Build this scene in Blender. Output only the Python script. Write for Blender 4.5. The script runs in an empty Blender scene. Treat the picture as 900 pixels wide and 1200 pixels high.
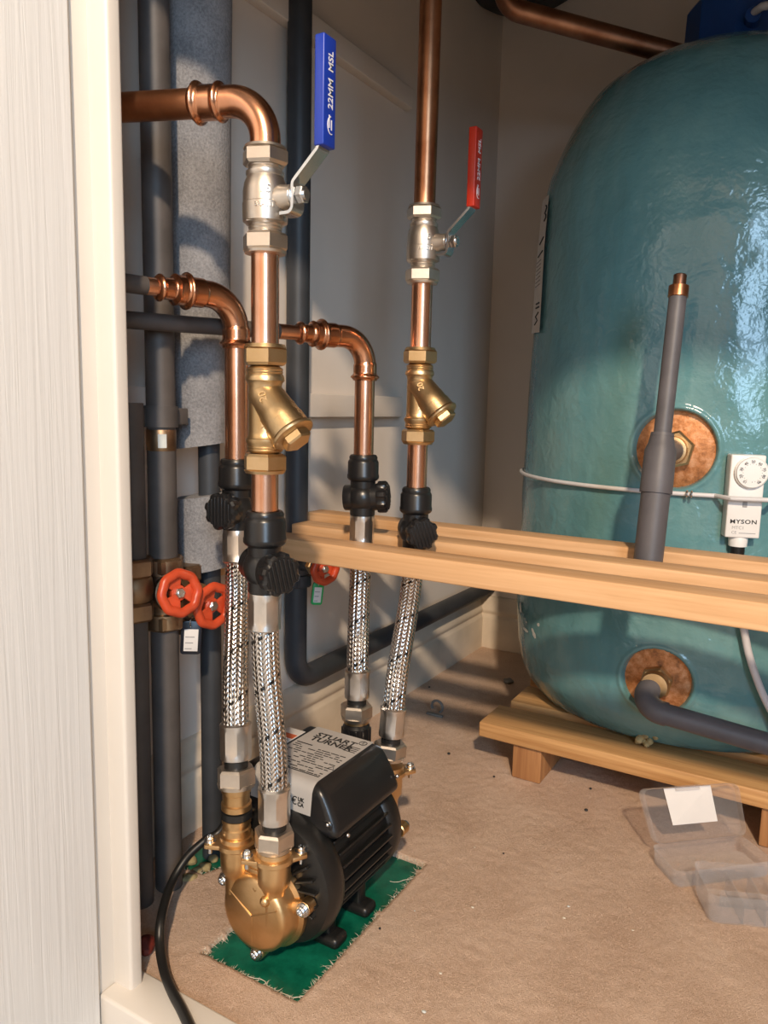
import bpy, bmesh, math, random
from mathutils import Vector, Matrix, noise
random.seed(7)
scene = bpy.context.scene
col = scene.collection
R = math.radians
PI = math.pi
V = Vector

# ------------------------------------------------------------------ camera
F = 900.0
YAW, PITCH, ROLL = R(30.5), R(8.0), R(1.3)
CAM = V((0, 0, 0.5))
FW = V((-math.sin(YAW)*math.cos(PITCH), math.cos(YAW)*math.cos(PITCH), -math.sin(PITCH)))
_r0 = V((math.cos(YAW), math.sin(YAW), 0)); _u0 = _r0.cross(FW)
RT = _r0*math.cos(ROLL) + _u0*math.sin(ROLL)
UP = _u0*math.cos(ROLL) - _r0*math.sin(ROLL)
cd = bpy.data.cameras.new('camera'); cam = bpy.data.objects.new('camera', cd); col.objects.link(cam)
cd.sensor_fit = 'VERTICAL'; cd.sensor_height = 36.0; cd.lens = F/1200*36; cd.clip_start = 0.01
m = Matrix.Identity(4)
for i in range(3):
    m[i][0] = RT[i]; m[i][1] = UP[i]; m[i][2] = -FW[i]; m[i][3] = CAM[i]
cam.matrix_world = m
scene.camera = cam

# ------------------------------------------------------------------ light
scene.view_settings.view_transform = 'Standard'
scene.view_settings.look = 'None'
scene.view_settings.gamma = 1.0
scene.view_settings.use_curve_mapping = False
scene.view_settings.exposure = 0.0
w = bpy.data.worlds.new('world'); scene.world = w; w.use_nodes = True
w.node_tree.nodes['Background'].inputs[0].default_value = (0.84, 0.74, 0.66, 1)
w.node_tree.nodes['Background'].inputs[1].default_value = 0.25

def lamp(name, kind, loc, target, energy, color, **kw):
    d = bpy.data.lights.new(name, kind); d.energy = energy; d.color = color
    for k, v in kw.items(): setattr(d, k, v)
    o = bpy.data.objects.new(name, d); col.objects.link(o); o.location = loc
    o.rotation_euler = (V(target)-V(loc)).to_track_quat('-Z', 'Y').to_euler()
    return o
# the bedroom's ceiling lamp, behind and to the right of the camera
lamp('ceiling_lamp', 'POINT', (0.80, -1.30, 2.00), (-.3, .9, .3), 340, (1.0, 0.78, 0.56), shadow_soft_size=0.06)
# the bedroom's window
lamp('bedroom_window', 'AREA', (1.85, -1.95, 1.30), (-.2, 1.0, .6), 48, (0.50, 0.74, 1.0), shape='RECTANGLE', size=0.7, size_y=1.5)

# ------------------------------------------------------------------ pixel helpers (900 x 1200 photograph)
def ray(px, py): return FW + RT*((px-450)/F) - UP*((py-600)/F)
def hitz(px, py, z=0.0): d = ray(px, py); return CAM + d*((z-CAM.z)/d.z)
def hitx(px, py, x): d = ray(px, py); return CAM + d*((x-CAM.x)/d.x)
def hity(px, py, y): d = ray(px, py); return CAM + d*((y-CAM.y)/d.y)
def proj(p):
    v = V(p)-CAM; z = v.dot(FW)
    return (450+F*v.dot(RT)/z, 600-F*v.dot(UP)/z)
def zat(x, y, py):
    lo, hi = -.3, 1.6
    for _ in range(40):
        mm = (lo+hi)/2
        if proj((x, y, mm))[1] > py: lo = mm
        else: hi = mm
    return lo
TC = (-.179, 1.20); TR = .245
def hitcyl(px, py, rad=TR):
    d = ray(px, py); o = CAM - V((TC[0], TC[1], 0))
    a = d.x**2+d.y**2; b = 2*(o.x*d.x+o.y*d.y); c = o.x**2+o.y**2-rad*rad
    t = (-b-math.sqrt(max(0, b*b-4*a*c)))/(2*a)
    return CAM + d*t

# ------------------------------------------------------------------ materials
class NT:
    def __init__(s, name):
        s.m = bpy.data.materials.new(name); s.m.use_nodes = True
        s.t = s.m.node_tree; s.b = s.t.nodes['Principled BSDF']; s.o = s.t.nodes['Material Output']
    def n(s, typ, **props):
        x = s.t.nodes.new(typ)
        for k, v in props.items(): setattr(x, k, v)
        return x
    def link(s, a, b): s.t.links.new(a, b)
    def put(s, v, sock):
        if isinstance(v, bpy.types.NodeSocket): s.link(v, sock)
        elif v is not None: sock.default_value = v
    def math(s, op, a, b=None, c=None):
        x = s.n('ShaderNodeMath', operation=op)
        s.put(a, x.inputs[0])
        if b is not None: s.put(b, x.inputs[1])
        if c is not None: s.put(c, x.inputs[2])
        return x.outputs[0]
    def coord(s, which='Object', scale=None):
        c = s.n('ShaderNodeTexCoord').outputs[which]
        if scale is None: return c
        mp = s.n('ShaderNodeMapping'); s.link(c, mp.inputs[0]); mp.inputs['Scale'].default_value = scale
        return mp.outputs[0]
    def noise(s, scale, vec=None, detail=4, rough=.55, dist=0):
        x = s.n('ShaderNodeTexNoise'); x.inputs['Scale'].default_value = scale
        x.inputs['Detail'].default_value = detail; x.inputs['Roughness'].default_value = rough
        x.inputs['Distortion'].default_value = dist
        s.link(vec if vec is not None else s.coord(), x.inputs['Vector'])
        return x.outputs[0]
    def ramp(s, fac, stops):
        x = s.n('ShaderNodeValToRGB'); e = x.color_ramp.elements
        while len(e) < len(stops): e.new(.5)
        for i, (p, c) in enumerate(stops):
            e[i].position = p; e[i].color = (*c, 1) if len(c) == 3 else c
        s.link(fac, x.inputs[0]); return x.outputs[0]
    def mix(s, fac, a, b):
        x = s.n('ShaderNodeMix', data_type='RGBA')
        s.put(fac, x.inputs[0])
        for v, i in ((a, 6), (b, 7)):
            s.put((*v, 1) if isinstance(v, tuple) and len(v) == 3 else v, x.inputs[i])
        return x.outputs[2]
    def bump(s, h, strength=.3, dist=.002):
        x = s.n('ShaderNodeBump'); x.inputs['Strength'].default_value = strength; x.inputs['Distance'].default_value = dist
        s.link(h, x.inputs['Height']); s.link(x.outputs[0], s.b.inputs['Normal'])
    def set(s, color=None, rough=None, metal=None, **kw):
        if color is not None: s.put((*color, 1) if isinstance(color, tuple) else color, s.b.inputs['Base Color'])
        if rough is not None: s.put(rough, s.b.inputs['Roughness'])
        if metal is not None: s.put(metal, s.b.inputs['Metallic'])
        for k, v in kw.items(): s.put(v, s.b.inputs[k.replace('_', ' ')])
        return s

def simple(name, c, rough=.5, metal=0., var=.12, scale=30, bump=0., bscale=120, bdist=.001, c2=None):
    t = NT(name)
    n = t.noise(scale)
    dk = c2 if c2 else tuple(x*(1-var*2) for x in c)
    t.set(t.ramp(n, [(.3, dk), (.65, c)]), rough, metal)
    if bump: t.bump(t.noise(bscale, detail=6), bump, bdist)
    return t.m

M = {}
M['wall'] = simple('wall_paint', (.75, .675, .605), .75, var=.03, scale=6, bump=.25, bscale=90, bdist=.001)
M['gloss_cream'] = simple('cream_gloss_paint', (.715, .675, .62), .38, var=.03, scale=5, bump=.1, bscale=40)
M['skirt'] = simple('cream_skirting_paint', (.70, .61, .50), .45, var=.10, scale=14, bump=.15, bscale=60)
M['ceil'] = simple('ceiling_paint', (.5, .47, .43), .8, var=.03)
def door_mat():
    t = NT('white_embossed_door')
    v = t.coord('Object', (1, 1, .03))
    wv = t.noise(170, v, 3, .5, .6)
    big = t.noise(18, t.coord('Object', (1, 1, .12)), 2)
    h = t.math('ADD', t.math('MULTIPLY', wv, 1.0), t.math('MULTIPLY', big, .6))
    t.set((.79, .80, .80), .42); t.bump(h, .5, .0012); return t.m
M['door'] = door_mat()
def carpet_mat():
    t = NT('beige_carpet')
    a = t.noise(9, detail=3); b = t.noise(420, detail=5, rough=.75); c = t.noise(1300, detail=3)
    f = t.math('ADD', t.math('MULTIPLY', a, .35), t.math('ADD', t.math('MULTIPLY', b, .45), t.math('MULTIPLY', c, .2)))
    t.set(t.ramp(f, [(.36, (.46, .30, .205)), (.5, (.64, .455, .335)), (.64, (.76, .58, .45))]), .95)
    t.bump(t.math('ADD', b, c), .75, .0025); return t.m
M['carpet'] = carpet_mat()
M['bedroom'] = simple('grey_bedroom_carpet', (.40, .385, .37), .95, var=.08, scale=60, bump=.4, bscale=500, bdist=.003)
M['fibre'] = simple('carpet_fibre', (.70, .53, .40), .95, var=.15, scale=200)
M['fray'] = simple('frayed_backing', (.72, .66, .55), .9, var=.1, scale=200)
def green_mat():
    t = NT('green_board')
    a = t.noise(35, detail=6, rough=.7); b = t.noise(140, detail=4)
    sc = t.noise(60, t.coord('Object', (1, .05, 1)), 3)
    base = t.ramp(a, [(.35, (.002, .075, .045)), (.62, (.006, .15, .09))])
    scr = t.ramp(sc, [(.69, (0, 0, 0)), (.74, (1, 1, 1))])
    t.set(t.mix(t.math('MULTIPLY', scr, .35), base, (.25, .42, .33)), .28)
    t.bump(b, .15, .001); return t.m
M['green'] = green_mat()
def wood_mat(name, c1, c2, axis=0):
    t = NT(name)
    sc = [14, 14, 14]; sc[axis] = .6
    n1 = t.noise(5, t.coord('Object', tuple(sc)), 5, .6, .8)
    sc2 = [60, 60, 60]; sc2[axis] = 2
    n2 = t.noise(5, t.coord('Object', tuple(sc2)), 3)
    f = t.math('ADD', t.math('MULTIPLY', n1, .7), t.math('MULTIPLY', n2, .3))
    t.set(t.ramp(f, [(.35, c2), (.62, c1)]), .55); t.bump(n2, .2, .0006); return t.m
M['pine'] = wood_mat('pine_slat_wood', (.74, .46, .245), (.58, .325, .15))
M['pallet'] = wood_mat('orange_pine_wood', (.62, .36, .15), (.42, .21, .075))
M['palletleg'] = wood_mat('dark_pine_wood', (.46, .23, .09), (.28, .12, .045), 2)
def metal(name, c1, c2, rough, bump=.05, scale=25, bscale=300):
    t = NT(name)
    n = t.noise(scale, detail=5)
    t.set(t.ramp(n, [(.35, c2), (.6, c1)]), rough, 1.0)
    if bump: t.bump(t.noise(bscale, detail=3), bump, .0004)
    return t.m
M['copper'] = metal('bright_copper', (.86, .50, .34), (.74, .38, .235), .27)
M['copper_fit'] = metal('copper_fitting', (.80, .42, .255), (.58, .25, .13), .24)
M['copper_brown'] = metal('brown_copper', (.62, .29, .15), (.42, .17, .08), .34)
M['copper_old'] = metal('tarnished_copper', (.40, .21, .13), (.26, .12, .07), .42)
M['brass'] = metal('cast_brass', (.68, .50, .29), (.56, .39, .20), .38, .25, 30, 500)
M['brass_gold'] = metal('gold_brass_casting', (.74, .50, .26), (.62, .39, .18), .38, .3, 30, 420)
M['brass_old'] = metal('tarnished_brass', (.40, .28, .17), (.22, .14, .09), .45, .2)
M['nickel'] = metal('nickel_plate', (.70, .64, .57), (.58, .52, .46), .38, .15, 30, 600)
M['steel'] = metal('zinc_steel', (.72, .73, .74), (.55, .57, .59), .25)
M['ferrule'] = metal('crimped_steel', (.80, .78, .75), (.66, .63, .60), .30)
def braid_mat():
    t = NT('braided_steel_hose')
    uv = t.n('ShaderNodeUVMap').outputs[0]
    s = t.n('ShaderNodeSeparateXYZ'); t.link(uv, s.inputs[0])
    u, v = s.outputs[0], s.outputs[1]
    NC = 18.0
    a = t.math('MULTIPLY', u, NC)
    fr = t.math('FRACT', a)
    par = t.math('SUBTRACT', t.math('MULTIPLY', t.math('FRACT', t.math('MULTIPLY', a, .5)), 2.0), 0)
    par = t.math('FLOOR', par)                       # 0 / 1 by column
    sgn = t.math('SUBTRACT', t.math('MULTIPLY', par, 2.0), 1.0)
    ph = t.math('ADD', t.math('MULTIPLY', v, 1/.0044), t.math('MULTIPLY', t.math('MULTIPLY', fr, sgn), 1.0))
    st = t.math('ABSOLUTE', t.math('SUBTRACT', t.math('FRACT', ph), .5))
    colb = t.math('SINE', t.math('MULTIPLY', fr, PI))
    h = t.math('ADD', t.math('MULTIPLY', st, 1.4), t.math('MULTIPLY', colb, .8))
    # black tracer dashes on a spiral
    tr = t.math('FRACT', t.math('ADD', u, t.math('MULTIPLY', v, -1/.043)))
    on = t.math('MULTIPLY', t.math('LESS_THAN', tr, .075), par)
    base = t.ramp(st, [(.0, (.36, .34, .33)), (.3, (.88, .87, .85))])
    t.set(t.mix(on, base, (.012, .012, .012)), .22, t.math('SUBTRACT', 1.0, t.math('MULTIPLY', on, .9)))
    t.bump(h, .9, .0009); return t.m
M['braid'] = braid_mat()
M['black'] = simple('black_plastic', (.013, .013, .014), .30, var=.1, bump=.05)
M['blackmat'] = simple('black_paint_motor', (.011, .011, .011), .38, var=.15, bump=.1, bscale=200)
M['rubber'] = simple('black_rubber', (.012, .012, .012), .4, var=.1)
M['greypipe'] = simple('grey_painted_pipe', (.098, .086, .080), .55, var=.2, scale=20, bump=.15, bscale=160)
M['darkpipe'] = simple('dark_slate_painted_pipe', (.042, .047, .055), .5, var=.15, scale=20, bump=.1, bscale=150)
M['tankpipe'] = simple('grey_paint_tank_pipe', (.105, .10, .11), .5, var=.12, scale=25, bump=.15, bscale=140)
def foam_mat():
    t = NT('grey_foam_lagging')
    a = t.noise(420, detail=3, rough=.7); b = t.noise(30, detail=4)
    f = t.math('ADD', t.math('MULTIPLY', a, .6), t.math('MULTIPLY', b, .4))
    t.set(t.ramp(f, [(.36, (.145, .145, .155)), (.62, (.29, .29, .30))]), .85); t.bump(a, .5, .002); return t.m
M['foam'] = foam_mat()
M['blue'] = simple('blue_vinyl_grip', (.010, .040, .36), .35, var=.06)
M['red'] = simple('red_vinyl_grip', (.50, .028, .010), .35, var=.08)
M['redwheel'] = simple('red_painted_handwheel', (.60, .075, .025), .35, var=.12, scale=60)
M['whiteprint'] = simple('white_print', (.75, .75, .78), .5, var=.02)
M['blackprint'] = simple('black_print', (.02, .02, .02), .6, var=.02)
M['greyprint'] = simple('grey_print', (.35, .35, .35), .6, var=.02)
M['label'] = simple('silver_label', (.44, .42, .40), .45, var=.04)
M['whitelabel'] = simple('white_label', (.70, .68, .66), .5, var=.05)
M['orangelabel'] = simple('orange_print', (.60, .13, .05), .5, var=.05)
M['white'] = simple('white_plastic', (.80, .80, .79), .32, var=.02)
M['cable'] = simple('white_cable', (.62, .62, .66), .4, var=.05)
M['strap'] = simple('white_cord', (.66, .66, .68), .5, var=.05)
M['bluecap'] = simple('dark_blue_plastic', (.008, .055, .24), .38, var=.1)
M['greentag'] = simple('green_plastic_tag', (.01, .40, .10), .35, var=.05)
M['blacktag'] = simple('navy_black_tag', (.012, .014, .022), .3, var=.1)
M['paper'] = simple('white_paper', (.72, .70, .68), .7, var=.03)
M['sticker'] = simple('old_paper_sticker', (.62, .58, .54), .7, var=.06, scale=60)
M['dark'] = simple('dark_grey_lagging', (.03, .03, .032), .7, var=.1)
M['rust'] = simple('red_brown_rubber', (.16, .02, .012), .6, var=.3, scale=120)
M['debris'] = simple('yellow_foam_debris', (.42, .33, .16), .9, var=.3, scale=90)
M['greydebris'] = simple('grey_plastic_scrap', (.20, .20, .19), .5, var=.2)
M['plaster'] = simple('white_paint_scrape', (.62, .66, .64), .6, var=.1, scale=80)
def tank_mat():
    t = NT('teal_sprayed_foam')
    a = t.noise(5, detail=4); b = t.noise(38, detail=3, rough=.5, dist=.5); c = t.noise(110, detail=2)
    d = t.noise(28, t.coord('Object', (1, 1, .25)), 4)
    f = t.math('ADD', t.math('MULTIPLY', a, .6), t.math('MULTIPLY', d, .4))
    t.set(t.ramp(f, [(.32, (.075, .195, .225)), (.5, (.105, .250, .275)), (.68, (.150, .305, .315))]), .17)
    t.b.inputs['Coat Weight'].default_value = .3; t.b.inputs['Coat Roughness'].default_value = .08
    t.bump(t.math('ADD', b, t.math('MULTIPLY', c, .35)), .38, .006); return t.m
M['tank'] = tank_mat()
def boss_mat():
    t = NT('weathered_copper_boss')
    a = t.noise(70, detail=6, rough=.7); b = t.noise(220, detail=3)
    t.set(t.ramp(a, [(.3, (.16, .07, .035)), (.48, (.48, .20, .075)), (.66, (.66, .36, .20))]), .5, .55)
    t.bump(b, .4, .001); return t.m
M['boss'] = boss_mat()
def clear_mat():
    t = NT('clear_plastic')
    t.set((.92, .90, .89), .16)
    tr = t.n('ShaderNodeBsdfTransparent'); tr.inputs[0].default_value = (.93, .92, .92, 1)
    fr = t.n('ShaderNodeLayerWeight'); fr.inputs[0].default_value = .35
    mx = t.n('ShaderNodeMixShader')
    t.link(t.math('ADD', t.math('MULTIPLY', fr.outputs[1], .38), .024), mx.inputs[0])
    t.link(tr.outputs[0], mx.inputs[1]); t.link(t.b.outputs[0], mx.inputs[2])
    t.link(mx.outputs[0], t.o.inputs[0]); return t.m
M['clear'] = clear_mat()

# ------------------------------------------------------------------ mesh builder
LOC = {}
def frame(origin, zdir, xdir=None):
    z = V(zdir).normalized()
    if xdir is None: xdir = V((1, 0, 0)) if abs(z.x) < .9 else V((0, 1, 0))
    x = V(xdir) - z*V(xdir).dot(z); x.normalize(); y = z.cross(x)
    mm = Matrix.Identity(4)
    for i in range(3): mm[i][0] = x[i]; mm[i][1] = y[i]; mm[i][2] = z[i]; mm[i][3] = origin[i]
    return mm

class MB:
    def __init__(s): s.v = []; s.f = []; s.uv = {}
    def add(s, vs, fs):
        o = len(s.v); s.v += [V(x) for x in vs]; s.f += [tuple(i+o for i in f) for f in fs]
        return s
    def lathe(s, prof, seg=32, mat=None, phase=0., cap=True, sx=1., sy=1.):
        mat = mat or Matrix.Identity(4)
        o = len(s.v); n = len(prof)
        for (r, z) in prof:
            for k in range(seg):
                a = phase + 2*PI*k/seg
                s.v.append(mat @ V((r*sx*math.cos(a), r*sy*math.sin(a), z)))
        for i in range(n-1):
            for k in range(seg):
                k2 = (k+1) % seg
                s.f.append((o+i*seg+k, o+i*seg+k2, o+(i+1)*seg+k2, o+(i+1)*seg+k))
        if cap:
            s.f.append(tuple(o+k for k in reversed(range(seg))))
            s.f.append(tuple(o+(n-1)*seg+k for k in range(seg)))
        return s
    def cyl(s, p0, p1, r, seg=24, r1=None, bev=0.):
        p0, p1 = V(p0), V(p1); L = (p1-p0).length; r1 = r if r1 is None else r1
        b = min(bev, r*.5, L*.4)
        prof = [(r-b, 0), (r, b), (r1, L-b), (r1-b, L)] if b else [(r, 0), (r1, L)]
        return s.lathe(prof, seg, frame(p0, p1-p0))
    def hexnut(s, p0, p1, r, phase=0., seg=6):
        p0, p1 = V(p0), V(p1); L = (p1-p0).length; c = min(.12*r, .2*L)
        return s.lathe([(r*.88, 0), (r, c), (r, L-c), (r*.88, L)], seg, frame(p0, p1-p0), phase)
    def tube(s, pts, rad, seg=20, caps=True, uv=False):
        pts = [V(p) for p in pts]; n = len(pts)
        rad = rad if isinstance(rad, (list, tuple)) else [rad]*n
        T = []
        for i in range(n):
            d = pts[min(i+1, n-1)] - pts[max(i-1, 0)]
            if d.length < 1e-9: d = T[-1] if T else V((0, 0, 1))
            T.append(d.normalized())
        x = V((1, 0, 0)) if abs(T[0].x) < .8 else V((0, 1, 0))
        o = len(s.v); L = 0
        sg = seg+1 if uv else seg
        for i in range(n):
            x = x - T[i]*x.dot(T[i]); x.normalize(); y = T[i].cross(x)
            if i: L += (pts[i]-pts[i-1]).length
            for k in range(sg):
                a = 2*PI*k/seg
                s.v.append(pts[i] + (x*math.cos(a)+y*math.sin(a))*rad[i])
                if uv: s.uv[len(s.v)-1] = (k/seg, L)
        for i in range(n-1):
            for k in range(seg):
                k2 = k+1 if uv else (k+1) % seg
                s.f.append((o+i*sg+k, o+i*sg+k2, o+(i+1)*sg+k2, o+(i+1)*sg+k))
        if caps and not uv:
            s.f.append(tuple(o+k for k in reversed(range(seg))))
            s.f.append(tuple(o+(n-1)*seg+k for k in range(seg)))
        return s
    def box(s, lo, hi, bev=0., mat=None, taper=None):
        bm = bmesh.new()
        c = [(lo[i]+hi[i])/2 for i in range(3)]; d = [hi[i]-lo[i] for i in range(3)]
        bmesh.ops.create_cube(bm, size=1, matrix=Matrix.Translation(c) @ Matrix.Diagonal((*d, 1)))
        if bev: bmesh.ops.bevel(bm, geom=bm.edges[:], offset=min(bev, min(d)*.45), segments=3, profile=.5, affect='EDGES')
        bm.verts.index_update()
        vs = [v.co.copy() for v in bm.verts]
        if taper: vs = [taper(v) for v in vs]
        if mat: vs = [mat @ v for v in vs]
        s.add(vs, [tuple(v.index for v in f.verts) for f in bm.faces]); bm.free(); return s
    def prism(s, poly, z0, z1, mat=None, bev=0.):
        bm = bmesh.new()
        a = [bm.verts.new((x, y, z0)) for x, y in poly]; f = bm.faces.new(a)
        r = bmesh.ops.extrude_face_region(bm, geom=[f])
        for v in [g for g in r['geom'] if isinstance(g, bmesh.types.BMVert)]: v.co.z = z1
        bmesh.ops.recalc_face_normals(bm, faces=bm.faces[:])
        if bev: bmesh.ops.bevel(bm, geom=bm.edges[:], offset=bev, segments=2, profile=.5, affect='EDGES')
        bm.verts.index_update()
        s.add([(mat @ v.co if mat else v.co.copy()) for v in bm.verts], [tuple(v.index for v in f.verts) for f in bm.faces]); bm.free(); return s
    def sphere(s, c, r, seg=20, sc=(1, 1, 1)):
        prof = []
        n = seg//2
        mm = Matrix.Translation(c) @ Matrix.Diagonal((*sc, 1))
        for i in range(n+1):
            a = -PI/2 + PI*i/n; prof.append((max(r*math.cos(a), 1e-5), r*math.sin(a)))
        return s.lathe(prof, seg, mm)
    def torus(s, c, ax, R0, r0, seg=40, ms=12, xd=None):
        mm = frame(c, ax, xd)
        pts = [(mm @ V((R0*math.cos(2*PI*k/seg), R0*math.sin(2*PI*k/seg), 0))) for k in range(seg)]
        o = len(s.v)
        for k in range(seg):
            a = 2*PI*k/seg
            for j in range(ms):
                b = 2*PI*j/ms
                s.v.append(mm @ V(((R0+r0*math.cos(b))*math.cos(a), (R0+r0*math.cos(b))*math.sin(a), r0*math.sin(b))))
        for k in range(seg):
            for j in range(ms):
                k2, j2 = (k+1) % seg, (j+1) % ms
                s.f.append((o+k*ms+j, o+k2*ms+j, o+k2*ms+j2, o+k*ms+j2))
        return s
    def build(s, name, mat, parent=None, angle=38):
        loc = LOC.get(parent.as_pointer(), V((0, 0, 0))) if parent else V((0, 0, 0))
        me = bpy.data.meshes.new(name)
        if parent is None and s.v:
            lo = [min(v[i] for v in s.v) for i in range(3)]; hi = [max(v[i] for v in s.v) for i in range(3)]
            loc = V(((lo[0]+hi[0])/2, (lo[1]+hi[1])/2, lo[2]))
        me.from_pydata([tuple(v-loc) for v in s.v], [], s.f)
        if s.uv:
            l = me.uv_layers.new(name='UVMap')
            for lp in me.loops: l.data[lp.index].uv = s.uv.get(lp.vertex_index, (0, 0))
        me.validate()
        me.polygons.foreach_set('use_smooth', [True]*len(me.polygons))
        me.set_sharp_from_angle(angle=R(angle))
        me.materials.append(M[mat])
        ob = bpy.data.objects.new(name, me); col.objects.link(ob)
        if parent: ob.parent = parent
        else: ob.location = loc
        LOC[ob.as_pointer()] = loc
        return ob

def tag(o, label, cat, group=None):
    o['label'] = label; o['category'] = cat
    if group: o['group'] = group
    return o
def thing(name, label, cat, loc, group=None):
    o = bpy.data.objects.new(name, None); col.objects.link(o); o.location = loc; o.empty_display_size = .02
    LOC[o.as_pointer()] = V(loc)
    return tag(o, label, cat, group)
def struct(o): o['kind'] = 'structure'; return o
def text(name, body, size, mat44, mat, parent, depth=.0002, align='CENTER', spacing=1., sx=1., bold=0.):
    c = bpy.data.curves.new(name, 'FONT'); c.body = body; c.size = size; c.extrude = depth
    c.align_x = align; c.align_y = 'CENTER'; c.space_character = spacing; c.offset = bold; c.resolution_u = 3
    t = bpy.data.objects.new(name+'_tmp', c); col.objects.link(t)
    bpy.context.view_layer.update()
    me0 = t.to_mesh(); b = MB()
    b.add([mat44 @ V((v.co.x*sx, v.co.y, v.co.z)) for v in me0.vertices], [tuple(p.vertices) for p in me0.polygons])
    t.to_mesh_clear(); bpy.data.objects.remove(t); bpy.data.curves.remove(c)
    return b.build(name, mat, parent)

def bendpath(pts, r, n=10):
    """polyline with rounded corners"""
    pts = [V(p) for p in pts]; out = [pts[0]]
    for i in range(1, len(pts)-1):
        a, b, c = pts[i-1], pts[i], pts[i+1]
        d1 = (a-b).normalized(); d2 = (c-b).normalized()
        ang = d1.angle(d2); t = r/math.tan(ang/2)
        p1 = b+d1*t; p2 = b+d2*t
        ctr = b+(d1+d2).normalized()*(r/math.sin(ang/2))
        v1 = p1-ctr; v2 = p2-ctr; th = v1.angle(v2)
        for k in range(n+1):
            s = k/n
            out.append(ctr + (v1*math.sin((1-s)*th)+v2*math.sin(s*th))/math.sin(th))
    out.append(pts[-1]); return out
def spline(ctrl, n=40):
    """Catmull-Rom through control points"""
    c = [V(p) for p in ctrl]; c = [c[0]*2-c[1]] + c + [c[-1]*2-c[-2]]
    out = []; segs = len(c)-3
    for i in range(segs):
        p0, p1, p2, p3 = c[i:i+4]; m_ = max(2, n//segs)
        for k in range(m_):
            t = k/m_
            out.append(.5*((2*p1)+(p2-p0)*t+(2*p0-5*p1+4*p2-p3)*t*t+(3*p1-p0-3*p2+p3)*t**3))
    out.append(c[-2]); return out
def resample(pts, step):
    out = [pts[0]]; acc = 0
    for i in range(1, len(pts)):
        d = pts[i]-pts[i-1]; L = d.length; n = max(1, int(L/step))
        for k in range(1, n+1): out.append(pts[i-1]+d*(k/n))
    return out

# ------------------------------------------------------------------ the setting
XL = -.627; YB = 1.47; YF = .43
struct(MB().box((-.75, .420, -.06), (.62, YB+.1, -.007)).build('floor', 'green'))
struct(MB().box((-1.6, -3.6, -.14), (1.6, .40, -.075)).build('floor_bedroom', 'bedroom'))
struct(MB().box((XL-.1, YF, -.02), (XL, YB+.1, 2.1)).build('wall_left', 'wall'))
struct(MB().box((XL, YB, -.02), (.52, YB+.1, 2.1)).build('wall_back', 'wall'))
struct(MB().box((.45, YF, -.02), (.55, YB, 2.1)).build('wall_right', 'wall'))
fw_ = MB(); fw_.box((-1.4, .405, -.08), (-.53, .425, 2.1)); fw_.box((.42, .405, -.08), (1.4, .425, 2.1)); fw_.box((-.53, .405, .940), (.42, .425, 2.1))  # last box: unseen lintel, its low height chosen to shade the upper cupboard
struct(fw_.build('wall_front', 'wall'))
struct(MB().box((-1.6, -3.7, -.08), (1.60, -3.6, 2.35)).build('wall_bedroom', 'wall'))
struct(MB().box((XL-.1, YF-.03, 2.1), (.55, YB+.1, 2.15)).build('ceiling', 'ceil'))

def skirting(name, p0, p1, nrm):
    # moulded profile: (out, z)
    prof = [(0, 0), (.017, 0), (.017, .066), (.0155, .070), (.0125, .073), (.0125, .077), (.0155, .080), (.0150, .086), (.0115, .093), (.0085, .100), (.0080, .107), (.0050, .111), (0, .112)]
    p0, p1, nrm = V(p0), V(p1), V(nrm); b = MB(); n = len(prof)
    vs = [p + nrm*o + V((0, 0, z)) for p in (p0, p1) for o, z in prof]
    fs = [(i, i+1, n+i+1, n+i) for i in range(n-1)] + [tuple(range(n)), tuple(range(2*n-1, n-1, -1))]
    b.add(vs, fs); o = b.build(name, 'skirt', angle=50); return struct(o)
skirting('baseboard_left', (XL, YF, -.004), (XL, YB, -.004), (1, 0, 0))
skirting('baseboard_back', (XL, YB, -.004), (.45, YB, -.004), (0, -1, 0))

# door lining with its stop, and the sill
jb = MB()
jb.box((-.55, .382, -.075), (-.494, .424, .965), .002)
jb.box((-.505, .401, -.003), (-.4735, .4145, .930), .003)
struct(jb.build('trim_1', 'gloss_cream'))
sl = MB(); sl.box((-.4945, .384, -.075), (.45, .424, .004), .003)
struct(sl.build('trim_2', 'gloss_cream'))
hd = MB(); hd.box((-.55, .382, .928), (.45, .424, .965), .002)  # unseen door head, set low so its shadow falls across the upper pipes
struct(hd.build('trim_3', 'gloss_cream'))
dr = MB(); dr.box((-.522, -.36, -.067), (-.488, .3815, .922), .002)
dd = dr.build('door_1', 'door'); struct(dd)

# carpet with a square cut out round the pump and a torn hole at the pipes
HOLE = (-.461, .470, -.351, .705)
def torn(x, y):
    d = (V((x, y))-V((-.560, .592))); return (d.x/.030)**2 + (d.y/.038)**2 < 1 + .5*noise.noise(V((x*60, y*60, 1)))
def inhole(x, y):
    j = .0025*noise.noise(V((x*260, y*260, 0)))
    return (HOLE[0]+j < x < HOLE[2]+j and HOLE[1]+j < y < HOLE[3]+j) or torn(x, y)
CX0, CX1, CY0, CY1, ST = XL+.017, .45, .4235, YB-.017, .0036
nx = int((CX1-CX0)/ST); ny = int((CY1-CY0)/ST)
cb = MB()
def cz(x, y): return .0012*noise.noise(V((x*120, y*120, 3))) + .0010*noise.noise(V((x*18, y*18, 5))) - .0006
for j in range(ny+1):
    for i in range(nx+1):
        x = CX0+(CX1-CX0)*i/nx; y = CY0+(CY1-CY0)*j/ny
        cb.v.append(V((x, y, cz(x, y))))
edge = []
mask = [[inhole(CX0+(CX1-CX0)*(i+.5)/nx, CY0+(CY1-CY0)*(j+.5)/ny) for i in range(nx)] for j in range(ny)]
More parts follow.
